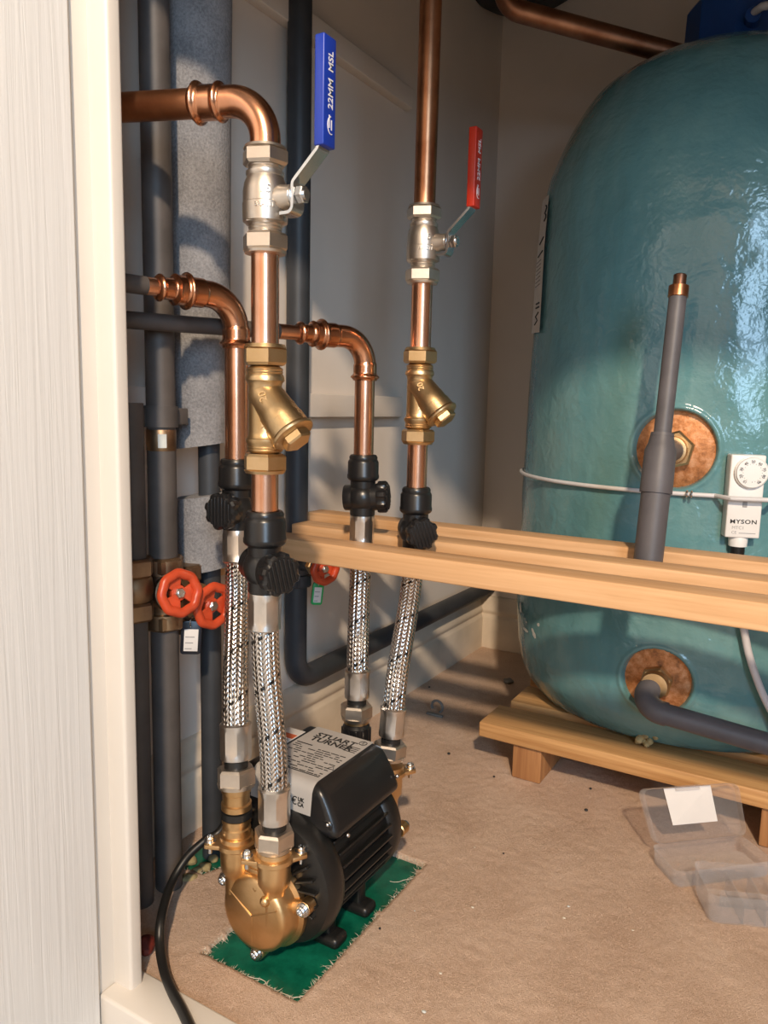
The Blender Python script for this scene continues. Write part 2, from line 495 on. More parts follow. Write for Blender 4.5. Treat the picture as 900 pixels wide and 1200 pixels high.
for j in range(ny):
    for i in range(nx):
        if mask[j][i]: continue
        a = j*(nx+1)+i
        cb.f.append((a, a+1, a+nx+2, a+nx+1))
        for di, dj, e in ((1, 0, (a+1, a+nx+2)), (-1, 0, (a+nx+1, a)), (0, 1, (a+nx+2, a+nx+1)), (0, -1, (a, a+1))):
            if 0 <= i+di < nx and 0 <= j+dj < ny and mask[j+dj][i+di]: edge.append((e, (di, dj)))
for (e, d) in edge:                                   # cut edge of the carpet goes down to the board
    o = len(cb.v)
    for k in e: cb.v.append(V((cb.v[k].x, cb.v[k].y, -.007)))
    cb.f.append((e[1], e[0], o, o+1))
carpet = cb.build('carpet', 'carpet', angle=180)
tag(carpet, 'beige cut-pile carpet covering the cupboard floor, cut away around the pump', 'carpet')
fb = MB(); fr_ = random.Random(3)
def fibre(b, x, y, z, dx, dy, dz, wd):
    s = V((-dy, dx, 0)); s = s.normalized()*wd if s.length > 1e-9 else V((wd, 0, 0))
    p = V((x, y, z)); q = p+V((dx*.5, dy*.5, dz*.7)); t = p+V((dx, dy, dz*.8))
    b.add([p-s, p+s, q+s*.8, q-s*.8, t], [(0, 1, 2, 3), (3, 2, 4)])
for k in range(26000):
    px = fr_.uniform(170, 900); py = 760 + 440*fr_.random()**.75
    p = hitz(px, py)
    if not (CX0 < p.x < CX1 and CY0+.004 < p.y < CY1) or inhole(p.x, p.y): continue
    a = fr_.uniform(0, 2*PI); L = fr_.uniform(.0006, .0022)
    fibre(fb, p.x, p.y, cz(p.x, p.y)-.0003, L*.6*math.cos(a), L*.6*math.sin(a), fr_.uniform(.0008, .0020), .00016)
o = fb.build('pile', 'fibre', carpet); o['kind'] = 'stuff'
fb = MB()
for (e, d) in edge:
    p = (cb.v[e[0]]+cb.v[e[1]])/2
    for k in range(5):
        q = cb.v[e[0]].lerp(cb.v[e[1]], fr_.random())
        L = abs(fr_.gauss(.003, .003)); a = fr_.uniform(-.9, .9)
        dx = d[0]*math.cos(a)-d[1]*math.sin(a); dy = d[0]*math.sin(a)+d[1]*math.cos(a)
        fibre(fb, q.x, q.y, fr_.uniform(-.005, 0), dx*L, dy*L, fr_.uniform(-.003, .002), .00028)
for k in range(14):                                   # loose threads
    (e, d) = fr_.choice(edge); q = cb.v[e[0]]
    pts = [q]
    a = math.atan2(d[1], d[0])+fr_.uniform(-1.2, 1.2)
    for s in range(5):
        a += fr_.uniform(-.6, .6); n_ = pts[-1]+V((math.cos(a), math.sin(a), 0))*.005; n_.z = max(-.006, n_.z-.0012); pts.append(n_)
    fb.tube(pts, .0003, 4)
o = fb.build('frayed_edge', 'fray', carpet); o['kind'] = 'stuff'

# battens on the left wall
def batten(y0, y1, z0, z1, label):
    return tag(MB().box((XL, y0, z0), (XL+.016, y1, z1), .0015).build('wall_batten', 'wall'), label, 'batten')
batten(.50, 1.097, .950, .979, 'cream painted batten high on the wall behind the blue valve lever')
batten(.45, 1.089, .480, .512, 'cream painted batten at mid height on the wall behind the pipes')

# ------------------------------------------------------------------ slatted shelf
ZS = .350; TH = .0235
sh = thing('slatted_shelf', 'pale pine slatted shelf running across in front of the blue tank', 'shelf', (-.3, .78, ZS-TH))
def slat(x0, x1, y0, y1, dz=0):
    b = MB()
    b.box((x0, y0, ZS-TH+dz), (x1, y1, ZS+dz), .0018)
    return b.build('slat', 'pine', sh)
slat(XL, .449, .667, .703); slat(-.578, .449, .755, .792); slat(XL, .449, .852, .888)
bb = MB(); bb.box((XL, .60, ZS-TH-.030), (XL+.018, .775, ZS-TH), .0015); bb.build('bearer', 'pine', sh)
bb = MB(); bb.box((XL, .818, ZS-TH-.030), (XL+.018, .93, ZS-TH), .0015); bb.build('bearer', 'pine', sh)
bb = MB(); bb.box((.431, .62, ZS-TH-.030), (.45, .93, ZS-TH), .0015); bb.build('bearer', 'pine', sh)

# ------------------------------------------------------------------ pallet and tank
pl = thing('pallet', 'orange pine stand of planks on short bearers under the blue tank', 'pallet', (-.17, 1.15, 0))
ZP = .070
for i, (y0, y1, x0) in enumerate(((.938, 1.012, -.393), (1.035, 1.108, -.385), (1.16, 1.235, -.40), (1.29, 1.365, -.39))):
    b = MB(); b.box((x0, y0, ZP-.021), (.06, y1, ZP), .002); b.build('plank', 'pallet', pl)
for x0 in (-.345, -.040):
    b = MB(); b.box((x0, .945, 0), (x0+.040, 1.36, ZP-.021), .0015); b.build('bearer', 'palletleg', pl)

tank = thing('hot_water_cylinder', 'large teal foam-coated hot water cylinder standing on the pine pallet', 'water tank', (TC[0], TC[1], ZP))
PROF = [(.10, ZP+.0005), (.19, ZP+.0005), (.212, ZP+.007), (.228, .096), (.238, .115), (.245, .150), (.249, .205), (.247, .34), (.246, .47), (.243, .597), (.240, .72), (.236, .792), (.229, .822), (.213, .863), (.191, .904), (.169, .930), (.135, .952), (.091, .970), (.041, .978), (.012, .979)]
def prof_r(z):
    for (r0, z0), (r1, z1) in zip(PROF[1:], PROF[2:]):
        if z0 <= z <= z1: t = (z-z0)/max(1e-9, z1-z0); return r0+(r1-r0)*t
    return .24
BOSS = []
for (px, py, rb) in ((790, 527, .046), (769, 799, .041)):
    p = hitcyl(px, py, .246); BOSS.append((p, rb, V((p.x-TC[0], p.y-TC[1], 0)).normalized()))
zs = []
def dens(z):
    for p, rb, n_ in BOSS:
        if abs(z-p.z) < rb+.01: return .0016
    return .006
z = PROF[2][1]
while z < .79: zs.append(z); z += dens(z)
rings = [(.10, ZP+.0005), (.19, ZP+.0005)] + [(prof_r(z), z) for z in zs]
tp = [(.236, .792)] + PROF[12:]
sm = spline([V((r, 0, z)) for r, z in tp], 60)
rings += [(max(p.x, .01), p.z) for p in sm]
a0 = math.atan2(BOSS[0][2].y, BOSS[0][2].x)
th = []
a = a0-R(26)
while a < a0+R(26): th.append(a); a += .0062
n_rest = 90; span = 2*PI-R(52)
th += [a0+R(26)+span*k/n_rest for k in range(n_rest)]
b = MB(); nt_ = len(th)
def sstep(x): x = min(1, max(0, x)); return x*x*(3-2*x)
for (r, z) in rings:
    for t in th:
        p = V((TC[0]+r*math.cos(t), TC[1]+r*math.sin(t), z)); n_ = V((math.cos(t), math.sin(t), 0))
        d = .0011*noise.noise(p*26) + .0018*noise.noise(p*9+V((3, 1, 2)))
        if .11 < z < .9:
            for bp, rb, bn in BOSS:
                if n_.dot(bn) > .5:
                    q = (p-bp); q -= bn*q.dot(bn)
                    k = sstep((rb - q.length)/.0024 + .5); d = d*(1-k) - .016*k + (.0018*sstep(1-abs(q.length-rb-.004)/.005))*(1-k)
        b.v.append(p+n_*d if r > .02 else p)
for i in range(len(rings)-1):
    for k in range(nt_):
        k2 = (k+1) % nt_
        b.f.append((i*nt_+k, i*nt_+k2, (i+1)*nt_+k2, (i+1)*nt_+k))
b.f.append(tuple(reversed(range(nt_)))); b.f.append(tuple((len(rings)-1)*nt_+k for k in range(nt_)))
body = b.build('body', 'tank', tank, angle=180)
for i, (bp, rb, bn) in enumerate(BOSS):
    c0 = bp - bn*.016
    mb = MB(); mb.lathe([(rb+.003, -.002), (rb+.002, .004), (rb*.8, .0055), (rb*.45, .009), (.002, .010)], 40, frame(c0, bn))
    o = mb.build('boss', 'boss', tank)
    mb = MB(); mb.hexnut(c0+bn*.006, c0+bn*.022, .0235 if i == 0 else .020, .3); mb.cyl(c0+bn*.02, c0+bn*.028, .0145, 24, bev=.001)
    mb.lathe([(.012, .022), (.0165, .022), (.0165, .027), (.0155, .034), (.011, .035)], 24, frame(c0, bn))
    mb.build('union_nut', 'brass', o)
# spilt foam at the base
mb = MB(); q = hitcyl(758, 866, .212)
for k in range(14):
    mb.sphere(q+V((random.uniform(-.012, .012), random.uniform(-.006, 0), random.uniform(-.006, .010))), random.uniform(.003, .006), 10)
mb.build('foam_drip', 'debris', tank)
# pale scrapes on the coating
for (x0, y0, x1, y1, wd) in ((611, 706, 612, 718, 2), (615, 735, 620, 741, 3), (625, 736, 629, 748, 3), (631, 754, 634, 763, 2.4), (645, 746, 656, 768, 4), (660, 756, 661, 758, 2), (632, 730, 633, 734, 3), (618, 728, 619, 730, 2)):
    n = 5; top = []; bot = []; mb = MB()
    for k in range(n+1):
        s = k/n; x = x0+(x1-x0)*s; y = y0+(y1-y0)*s; h = wd*.5*math.sin(PI*(.12+.76*s))*(0.7+.6*random.random())
        for lst, sg in ((top, 1), (bot, -1)):
            p = hitcyl(x+sg*h, y-sg*h*.3, prof_r(zat(-.38, 1.08, y))); nn = V((p.x-TC[0], p.y-TC[1], 0)).normalized(); lst.append(p+nn*.0022)
    mb.add(top+bot, [(k, k+1, n+1+k+1, n+1+k) for k in range(n)])
    mb.build('paint_scrape', 'plaster', tank)
# paper sticker wrapped on the left flank
mb = MB(); st_n = 10; st = []
zt0, zt1 = .604, .790
ang0 = math.atan2(hitcyl(640, 300, .240).y-TC[1], hitcyl(640, 300, .240).x-TC[0])
for i in range(st_n+1):
    z = zt0+(zt1-zt0)*i/st_n
    aa = ang0 + .04*(.5-i/st_n)
    for k in range(7):
        t = aa - .33*k/6 + .0; rr = prof_r(z)+.0028
        st.append(V((TC[0]+rr*math.cos(t), TC[1]+rr*math.sin(t), z+.004*(k/6))))
mb.add(st, [(i*7+k, i*7+k+1, (i+1)*7+k+1, (i+1)*7+k) for i in range(st_n) for k in range(6)])
stick = mb.build('sticker', 'sticker', tank); stick['label'] = 'paper sticker with black handwriting'
def ink(pts, wd):   # pts: (u across 0..1, v 0..1)
    q = []
    for u_, v_ in pts:
        z = zt0+(zt1-zt0)*v_; t = ang0 + .04*(.5-v_) - .33*u_; rr = prof_r(z)+.0034
        q.append(V((TC[0]+rr*math.cos(t), TC[1]+rr*math.sin(t), z+.004*u_)))
    MB().tube(q, wd, 6).build('pen_stroke', 'blackprint', stick)
ink([(.10, .93), (.04, .91), (.10, .885), (.14, .875), (.06, .86), (.04, .84), (.14, .82)], .0011)
ink([(.08, .70), (.34, .66)], .0010); ink([(.08, .60), (.42, .57)], .0010); ink([(.1, .22), (.3, .215)], .0012); ink([(.1, .19), (.3, .185)], .0012)
ink([(.12, .15), (.3, .12), (.16, .09), (.34, .06)], .0009)
for k in range(7): ink([(.14, .54-.03*k), (.55, .53-.03*k)], .0004)

# cord strapping round the tank, thermostat
_tq = hitcyl(872, 590, .246); tha = math.atan2(_tq.y-TC[1], _tq.x-TC[0])
pts = []
for k in range(241):
    t = tha + PI + 2*PI*k/240
    dt = abs((t-tha+PI) % (2*PI)-PI)
    rr = prof_r(.4035)+.0045 + .0225*sstep((.128-dt)/.045)
    pts.append(V((TC[0]+rr*math.cos(t), TC[1]+rr*math.sin(t), .4035)))
mb = MB(); mb.tube(pts, .0027, 10); o = mb.build('strap_cord', 'strap', None)
tag(o, 'thin white cord strapped round the teal tank across the thermostat', 'cord')
q = hitcyl(806, 571, .246); nn = V((q.x-TC[0], q.y-TC[1], 0)).normalized(); tg = V((-nn.y, nn.x, 0))
mb = MB(); mb.torus(V((q.x, q.y, .4035))+nn*.0085, tg, .0038, .0012, 16, 8); mb.torus(V((q.x, q.y, .4035))+nn*.0085+tg*.005, tg, .0038, .0012, 16, 8)
mb.build('crimp', 'steel', o)

tn = (hitcyl(871, 590, .246)); tnn = V((tn.x-TC[0], tn.y-TC[1], 0)).normalized(); ttg = V((-tnn.y, tnn.x, 0))
pa = hitcyl(873, 533, .246); pb = hitcyl(866, 640, .246)
zt, zb = zat(pa.x, pa.y-.02, 533), zat(pa.x, pa.y-.02, 630)
tm = V((pa.x-.001, pa.y, 0)); tm.z = (zt+zb)/2; hh = (zt-zb)/2
FRM = Matrix.Identity(4)
for i in range(3): FRM[i][0] = ttg[i]; FRM[i][1] = (0, 0, 1)[i]; FRM[i][2] = tnn[i]; FRM[i][3] = tm[i]
ths = thing('cylinder_thermostat', 'white strap-on thermostat with a numbered dial on the teal tank', 'thermostat', tm-V((0, 0, hh)))
hw = .0185
b = MB(); b.box((-hw, -hh, .0008), (hw, hh, .020), .0016, FRM); tb = b.build('case', 'white', ths)
b = MB(); b.lathe([(.0165, .0200), (.0175, .0205), (.0172, .0245), (.0165, .0258), (.004, .0262)], 48, FRM @ Matrix.Translation((.0035, hh-.0195, 0))); dl = b.build('dial', 'white', ths)
for k, num in enumerate(('10', '20', '30', '40', '50', '60', '70', '80', '90')):
    a = R(235 - k*36)
    mm = FRM @ Matrix.Translation((.0035+.0125*math.cos(a), hh-.0195+.0125*math.sin(a), .0262)) @ Matrix.Rotation(a-PI/2, 4, 'Z')
    text('numeral', num, .0042, mm, 'blackprint', dl)
b = MB()
for k in range(19):
    a = R(235-k*18); mm = FRM @ Matrix.Translation((.0035, hh-.0195, .0261)) @ Matrix.Rotation(a, 4, 'Z')
    b.box((.0098, -.0002, 0), (.0104 if k % 2 else .0108, .0002, .0003), 0, mm)
b.build('dial_marks', 'blackprint', dl)
b = MB(); b.torus(FRM @ V((.0035, hh-.0195, .0226)), tnn, .0174, .0009, 48, 8); b.build('dial_rim', 'white', dl)
b = MB(); b.box((-.0025, -.012, .0195), (.0025, -.002, .0206), .0006, FRM); b.build('window', 'greyprint', ths)
text('lettering', 'MYSON', .0066, FRM @ Matrix.Translation((0, -hh+.0185, .0201)), 'blackprint', ths, sx=1.2, bold=.00012, spacing=1.12)
text('lettering', 'MTC1', .0052, FRM @ Matrix.Translation((-.012, -hh+.0115, .0201)), 'greyprint', ths, align='LEFT')
text('lettering', 'CE', .0046, FRM @ Matrix.Translation((-.012, -hh+.006, .0201)), 'greyprint', ths, align='LEFT')
b = MB(); b.box((-.004, -hh+.0052, .0200), (.014, -hh+.0060, .0203), 0, FRM); b.build('small_print', 'greyprint', ths)
b = MB(); b.lathe([(.010, 0), (.0105, .002), (.0100, .011), (.008, .011)], 24, FRM @ Matrix.Translation((-.001, -hh, .009)) @ Matrix.Rotation(PI/2, 4, 'X')); b.build('gland', 'white', ths)
g0 = FRM @ V((-.001, -hh-.010, .009))
b = MB(); b.cyl(g0, g0+V((0, 0, -.012)), .0082, 20, bev=.001); b.build('gland_nut', 'black', ths)
# its white flex, running down in front of the tank
c0 = g0+V((0, 0, -.012))
def onT(px, py, off): 
    p = hitcyl(px, py, .249); n_ = V((p.x-TC[0], p.y-TC[1], 0)).normalized(); return p+n_*off
pts = spline([c0, c0+V((0, 0, -.03)), onT(868, 732, .010), onT(874, 765, .011), onT(886, 803, .012), onT(900, 833, .012), onT(915, 855, .014), onT(935, 880, .02)], 50)
tag(MB().tube(pts, .0044, 12).build('thermostat_flex', 'cable'), 'white flex hanging from the thermostat down the front of the tank', 'cable')

# blue immersion-heater cap on top
cx_, cy_ = TC[0]+.002, TC[1]-.0
zc0, zc1 = .972, 1.045
imm = thing('immersion_heater_cap', 'dark blue plastic heater cap on top of the teal tank', 'cap', (cx_, cy_, zc0))
b = MB(); b.lathe([(.062, zc0), (.064, zc0+.004), (.060, zc0+.006), (.058, zc1-.006), (.054, zc1), (.002, zc1)], 8, frame((cx_, cy_, 0), (0, 0, 1)), .2); b.build('cap', 'bluecap', imm, angle=20)
b = MB(); b.lathe([(.066, .962), (.068, .970), (.066, .976), (.05, .977)], 40, frame((cx_, cy_, 0), (0, 0, 1))); b.build('collar', 'debris', imm)
p0 = hity(882, 20, cy_-.055)
b = MB(); b.cyl(p0+V((-.002, .012, 0)), p0+V((.002, -.008, 0)), .010, 20, bev=.001); b.build('cable_gland', 'bluecap', imm)
tag(MB().tube(spline([p0+V((0, .004, .002)), p0+V((.006, -.012, .002)), p0+V((.03, -.03, -.006)), p0+V((.12, -.03, -.04)), p0+V((.3, .0, -.05)), V((.452, p0.y+.02, p0.z-.03))], 30), .0048, 12).build('heater_cable', 'cable'), 'white cable leaving the blue heater cap', 'cable')

# copper outlet pipe at the top and dark lagging above
e0 = hity(822, 72, TC[1]+.0); e1 = hity(640, 22, 1.09); e2 = hity(585, -4, 1.04)
path = bendpath([V((TC[0]-.03, TC[1]+.04, .96)), e0, e1+ (e1-e0)*.25, e2+V((-.02, -.02, .14))], .03, 8)
tag(MB().tube(path, .014, 20).build('outlet_pipe', 'copper_old'), 'tarnished copper pipe rising from the top of the tank', 'pipe')
q = hity(612, 6, 1.355)
b = MB(); b.lathe([(.002, 0), (.035, .0025), (.068, .011), (.094, .028), (.106, .055), (.108, .09), (.108, .75), (.09, .78), (.002, .79)], 40, frame(q, (0, 0, 1)))
tag(b.build('expansion_vessel', 'dark'), 'dark grey rounded vessel high on the wall above the outlet pipe', 'vessel')
q = hity(900, 10, 1.36)
b = MB(); b.lathe([(.04, 0), (.060, .02), (.065, .06), (.065, .95), (.05, .96)], 32, frame(q+V((0.01, 0, .008)), (0, 0, 1)))
tag(b.build('lagged_pipe', 'dark'), 'dark lagged pipe behind the blue heater cap', 'pipe')

# grey vent pipe standing in front of the upper boss
vp0, vp1, vp2 = hity(760, 652, .822), hity(772, 530, .845), hity(797, 325, .868)
dv = (vp2-vp0).normalized()
vt = thing('drain_pipe', 'tall grey painted pipe with a copper tip standing before the tank', 'pipe', vp0-dv*.055)
def on(s): return vp0.lerp(vp2, s)
sT = lambda py: next(k/400 for k in range(401) if proj(on(k/400))[1] <= py)
sa, sb, sc_ = sT(578), sT(528), sT(512)
b = MB(); b.tube([vp0-dv*.05, on(sa)], .0148, 24); b.build('lower_tube', 'tankpipe', vt)
b = MB(); b.tube([on(sa), on(sa)+dv*.0001, on(sb), on(sb)+dv*.006, on(sc_), on(sc_)+dv*.0001, on(sT(508))], [.0160, .0165, .0160, .0135, .0118, .0120, .0115], 24); b.build('reducing_socket', 'tankpipe', vt)
b = MB(); b.tube([on(sc_), on(sT(347))], .0090, 24); b.build('upper_tube', 'tankpipe', vt)
b = MB(); b.tube([on(sT(349)), on(sT(349))+dv*.0005, on(sT(336)), on(sT(335))], [.0090, .0102, .0102, .009], 24); b.build('copper_collar', 'copper_brown', vt)
b = MB(); b.cyl(on(sT(336)), vp2+dv*.003, .0066, 20, bev=.001); b.build('tip', 'copper_old', vt)
s0 = on(sT(533)); bp, rb, bn = BOSS[0]
b = MB(); b.cyl(s0, bp-bn*.008, .0125, 24); b.build('branch', 'tankpipe', vt)

# lower grey pipe from the lower boss
bp, rb, bn = BOSS[1]
k0 = bp-bn*.006; k1 = bp+bn*.040 + V((-.018, 0, -.020)); k2 = hity(900, 872, .935)
dirx = (k2-k1).normalized()
tl = thing('return_pipe', 'grey painted pipe elbowing from the lower boss along the tank', 'pipe', k1-V((0, 0, .02)))
b = MB(); b.tube([k0, bp+bn*.012], .0115, 20); b.build('stub', 'greypipe', tl)
path = bendpath([bp+bn*.004, k1, k1+dirx*.038], .020, 10)
b = MB(); b.tube(path, .0142, 24); b.build('elbow', 'tankpipe', tl)
b = MB(); b.tube([k1+dirx*.03, k1+dirx*.38], .0128, 24); b.build('tube', 'tankpipe', tl)

# ------------------------------------------------------------------ valves, strainers, fittings
def ball_valve(P, label, gripmat):
    x, y, z = P
    t = thing('ball_valve', label, 'valve', P, 'lever ball valves on the copper risers')
    X = V((1, 0, 0)); Z = V((0, 0, 1)); P = V(P)
    W = lambda a, b_, c: P+V((a, b_, c))
    b = MB()
    b.lathe([(.0105, .015), (.0125, .0152)] + [(.0125+.0006*(k % 2), .0155+.0012*k) for k in range(6)] + [(.0142, .0225), (.0172, .0235), (.0176, .0285), (.0176, .0370), (.0172, .0375), (.0172, .046), (.0162, .052), (.0146, .0560), (.0142, .0570), (.0148, .0580), (.0148, .0605), (.0125, .061)] + [(.0125+.0006*(k % 2), .0615+.0011*k) for k in range(4)] + [(.0105, .066)], 36, frame(P, Z))
    b.hexnut(W(0, 0, .0215), W(0, 0, .0272), .0168, .2)
    b.lathe([(.0098, .010), (.0092, .018), (.0085, .0225), (.0085, .0275), (.0060, .0278)], 24, frame(W(0, 0, .0405), X))
    bd = b.build('body', 'nickel', t)
    # raised maker's marks on the body
    for txt, zz, sz in (('15', .045, .0085), ('BRAZIL', .0335, .0044)):
        n = len(txt)
        for k, ch in enumerate(txt):
            a = R(-52) + (k-(n-1)/2)*sz*.62/.0176
            nn_ = V((math.cos(a), math.sin(a), 0))
            mm = frame(W(0, 0, zz)+nn_*(.0180 if sz < .006 else .0176), nn_, V((-nn_.y, nn_.x, 0)))
            if ch != ' ': text('raised_mark', ch, sz, mm, 'nickel', bd, .0006)
    b = MB(); b.hexnut(W(0, 0, .0015), W(0, 0, .0155), .0182, .35); b.lathe([(.0118, -.0005), (.0160, 0), (.0168, .002)], 32, frame(P, Z)); b.build('compression_nut', 'nickel', t)
    b = MB(); b.hexnut(W(0, 0, .0650), W(0, 0, .0775), .0182, .35); b.lathe([(.0168, .077), (.0160, .079), (.0118, .0795)], 32, frame(P, Z)); b.build('compression_nut', 'nickel', t)
    # stem, lever strip, grip
    b = MB(); b.cyl(W(.026, 0, .0405), W(.040, 0, .0405), .0040, 16); b.cyl(W(.0265, 0, .0405), W(.0295, 0, .0405), .0078, 20); b.build('stem', 'steel', t)
    b = MB(); b.hexnut(W(.0325, 0, .0405), W(.0385, 0, .0405), .0068, .2); b.build('lever_nut', 'steel', t)
    LX = .0310
    ctr = bendpath([(LX-.012, 0, .0275), (LX, 0, .0275), (LX, 0, .0490), (LX+.0230, 0, .0700), (LX+.0245, 0, .0830)], .0050, 6)
    ctr = [W(*c) for c in ctr]; vs = []; n = len(ctr); hwid = .0068; tt = .0012
    for i in range(n):
        d = (ctr[min(i+1, n-1)]-ctr[max(0, i-1)]).normalized(); nr = V((d.z, 0, -d.x))
        for sy_, sn in ((-1, -1), (1, -1), (1, 1), (-1, 1)): vs.append(ctr[i]+V((0, hwid*sy_, 0))+nr*tt*sn)
    fs = [(0, 1, 2, 3), tuple((n-1)*4+k for k in (3, 2, 1, 0))]
    for i in range(n-1):
        for k in range(4): fs.append((i*4+k, i*4+(k+1) % 4, i*4+4+(k+1) % 4, i*4+4+k))
    b = MB(); b.add(vs, fs); lv = b.build('lever', 'steel', t, angle=50)
    gx = LX+.0245; b = MB(); b.box((x+gx-.0043, y-.0078, z+.0710), (x+gx+.0043, y+.0078, z+.1465), .0012); gr = b.build('grip', gripmat, t)
    for body_, s0_, sz in (('MSL', .1295, .0082), ('22MM', .1075, .0082)):
        mm = frame(W(gx+.0043, 0.001 if sz > .006 else -.001, s0_), X, Z)
        text('print', body_, sz, mm, 'whiteprint', gr, .0002, bold=.0001)
    b = MB(); arc = [W(gx+.0044, .0015+.0042*math.cos(a), .0860+.0060*math.sin(a)) for a in [R(-70-22*k) for k in range(10)]]
    b.tube(arc, .00045, 5); b.build('print', 'whiteprint', gr)
    for yy_, z0_, z1_ in ((-.0005, .084, .093), (.0022, .083, .090)): MB().box((x+gx+.0042, y+yy_-.0005, z+z0_), (x+gx+.0046, y+yy_+.0005, z+z1_)).build('print', 'whiteprint', gr)
    return t

def strainer(P, label):
    t = thing('y_strainer', label, 'strainer', P, 'brass strainers on the copper risers')
    P = V(P); Z = V((0, 0, 1)); X = V((1, 0, 0)); W = lambda a, b_, c: P+V((a, b_, c))
    thr = lambda z0, n: [(.0138+.0007*(k % 2), z0+.0011*k) for k in range(n)]
    b = MB(); b.lathe([(.010, .016)] + thr(.018, 5) + [(.0146, .0245), (.0155, .026), (.0155, .028), (.0138, .030), (.0132, .034), (.0132, .070), (.0140, .073), (.0155, .0745), (.0155, .0770), (.0146, .079)] + thr(.080, 5) + [(.010, .087)], 36, frame(P, Z))
    d = V((math.cos(R(47)), 0, -math.sin(R(47))))
    o0 = W(-.004, 0, .0675)
    b.lathe([(.0125, .000), (.0145, .006), (.0155, .024), (.0158, .0245), (.0158, .034), (.0166, .0345), (.0168, .0445), (.0150, .045)], 36, frame(o0, d))
    bd = b.build('body', 'brass', t)
    b = MB(); b.hexnut(W(0, 0, .002), W(0, 0, .0165), .0182, .3); b.lathe([(.0115, 0), (.0155, .0004), (.0170, .003)], 32, frame(P, Z)); b.build('compression_nut', 'brass', t)
    b = MB(); b.hexnut(W(0, 0, .0865), W(0, 0, .1010), .0182, .3); b.lathe([(.0170, .1000), (.0155, .1030), (.0115, .1034)], 32, frame(P, Z)); b.build('compression_nut', 'brass', t)
    b = MB(); b.lathe([(.0140, .0452), (.0178, .0455), (.0184, .0470), (.0178, .0485), (.0160, .0492), (.0100, .0495)], 36, frame(o0, d)); cp = b.build('screen_cap', 'brass', t)
    b = MB(); b.hexnut(o0+d*.0485, o0+d*.0565, .0120, .6); b.build('cap_hexagon', 'brass', cp)
    # cast marks
    side = V((0, -1, 0)); up = V((d.z, 0, -d.x))*-1
    nn_ = (V((0, -1, 0))*.92 + up*.39).normalized()
    text('cast_mark', '20', .0088, frame(o0+d*.013+nn_*.0148, nn_, -d*.5+up*.2), 'brass', bd, .0005)
    na = V((.35, -.94, 0)).normalized()
    b = MB()
    for zz in (.040, .051):
        mm = frame(W(0, 0, zz)+na*.0131, na, V((-na.y, na.x, 0)))
        b.box((-.0004, -.004, -.0003), (.0004, .004, .0005), 0, mm)
        b.box((-.0004, -.0035, -.0003), (.0022, -.0027, .0005), 0, mm @ Matrix.Rotation(.6, 4, 'Z'))
    b.build('flow_arrow', 'brass', bd)
    return t

def pushfit_valve(P, kdir, label, ktwist=0.):
    """P at the top of the collar"""
    t = thing('isolating_valve', label, 'valve', V(P)-V((0, 0, .065)), 'black push-fit valves above the hoses')
    P = V(P); Z = V((0, 0, 1)); W = lambda a, b_, c: P+V((a, b_, c)); k = V(kdir).normalized()
    b = MB(); b.lathe([(.0112, -.002), (.0150, 0), (.0158, -.0015), (.0155, -.0040), (.0165, -.0055), (.0172, -.007), (.0172, -.020), (.0178, -.0215), (.0178, -.0245), (.0165, -.0265), (.0140, -.0280), (.0140, -.066), (.010, -.067)], 36, frame(P, Z))
    b.v = b.v
    b.sphere(W(0, 0, -.0465), .0185, 24, (1, 1, .95)); b.build('body', 'black', t)
    b = MB(); b.torus(W(0, 0, -.0005), Z, .0132, .0018, 32, 8); b.build('collet', 'rubber', t)
    c0 = W(0, 0, -.0465)
    b = MB(); b.lathe([(.0145, .010), (.0145, .0195), (.0138, .0205), (.004, .0205)], 28, frame(c0, -k)); b.build('rear_boss', 'black', t)
    b = MB(); b.cyl(c0+k*.008, c0+k*.019, .0150, 28, bev=.001)
    seg = 48; prof = []
    mm = frame(c0, k, Z)
    ring = lambda r, zz: [mm @ V(((r+.0010*(1 if (j//3) % 2 else -1))*math.cos(2*PI*j/seg), (r+.0010*(1 if (j//3) % 2 else -1))*math.sin(2*PI*j/seg), zz)) for j in range(seg)]
    vs = ring(.0160, .0175)+ring(.0168, .019)+ring(.0168, .0265)+ring(.0150, .0285)
    fs = [(i*seg+j, i*seg+(j+1) % seg, (i+1)*seg+(j+1) % seg, (i+1)*seg+j) for i in range(3) for j in range(seg)] + [tuple(range(seg-1, -1, -1)), tuple(3*seg+j for j in range(seg))]
    b.add(vs, fs); kb = b.build('knob', 'black', t)
    b = MB()
    for j in range(7):
        yy = (j-3)*.0038; half = math.sqrt(max(.0139**2-yy*yy, 1e-6))
        b.box((-half, yy-.0009, .0280), (half, yy+.0009, .0300), .0006, mm @ Matrix.Rotation(ktwist, 4, 'Z'))
    b.build('grip_ribs', 'black', kb)
    return t

def copper(path, r, label, mat='copper', seg=24):
    return tag(MB().tube(path, r, seg).build('copper_pipe', mat), label, 'pipe')
def elbow(path, rfun, label, mat='copper_fit'):
    p = resample(path, .0012); L = [0]
    for i in range(1, len(p)): L.append(L[-1]+(p[i]-p[i-1]).length)
    return tag(MB().tube(p, [rfun(s, L[-1]) for s in L], 28).build('copper_elbow', mat, angle=70), label, 'pipe fitting')
def bead(s, c, wd, h): return h*math.exp(-((s-c)/wd)**2)

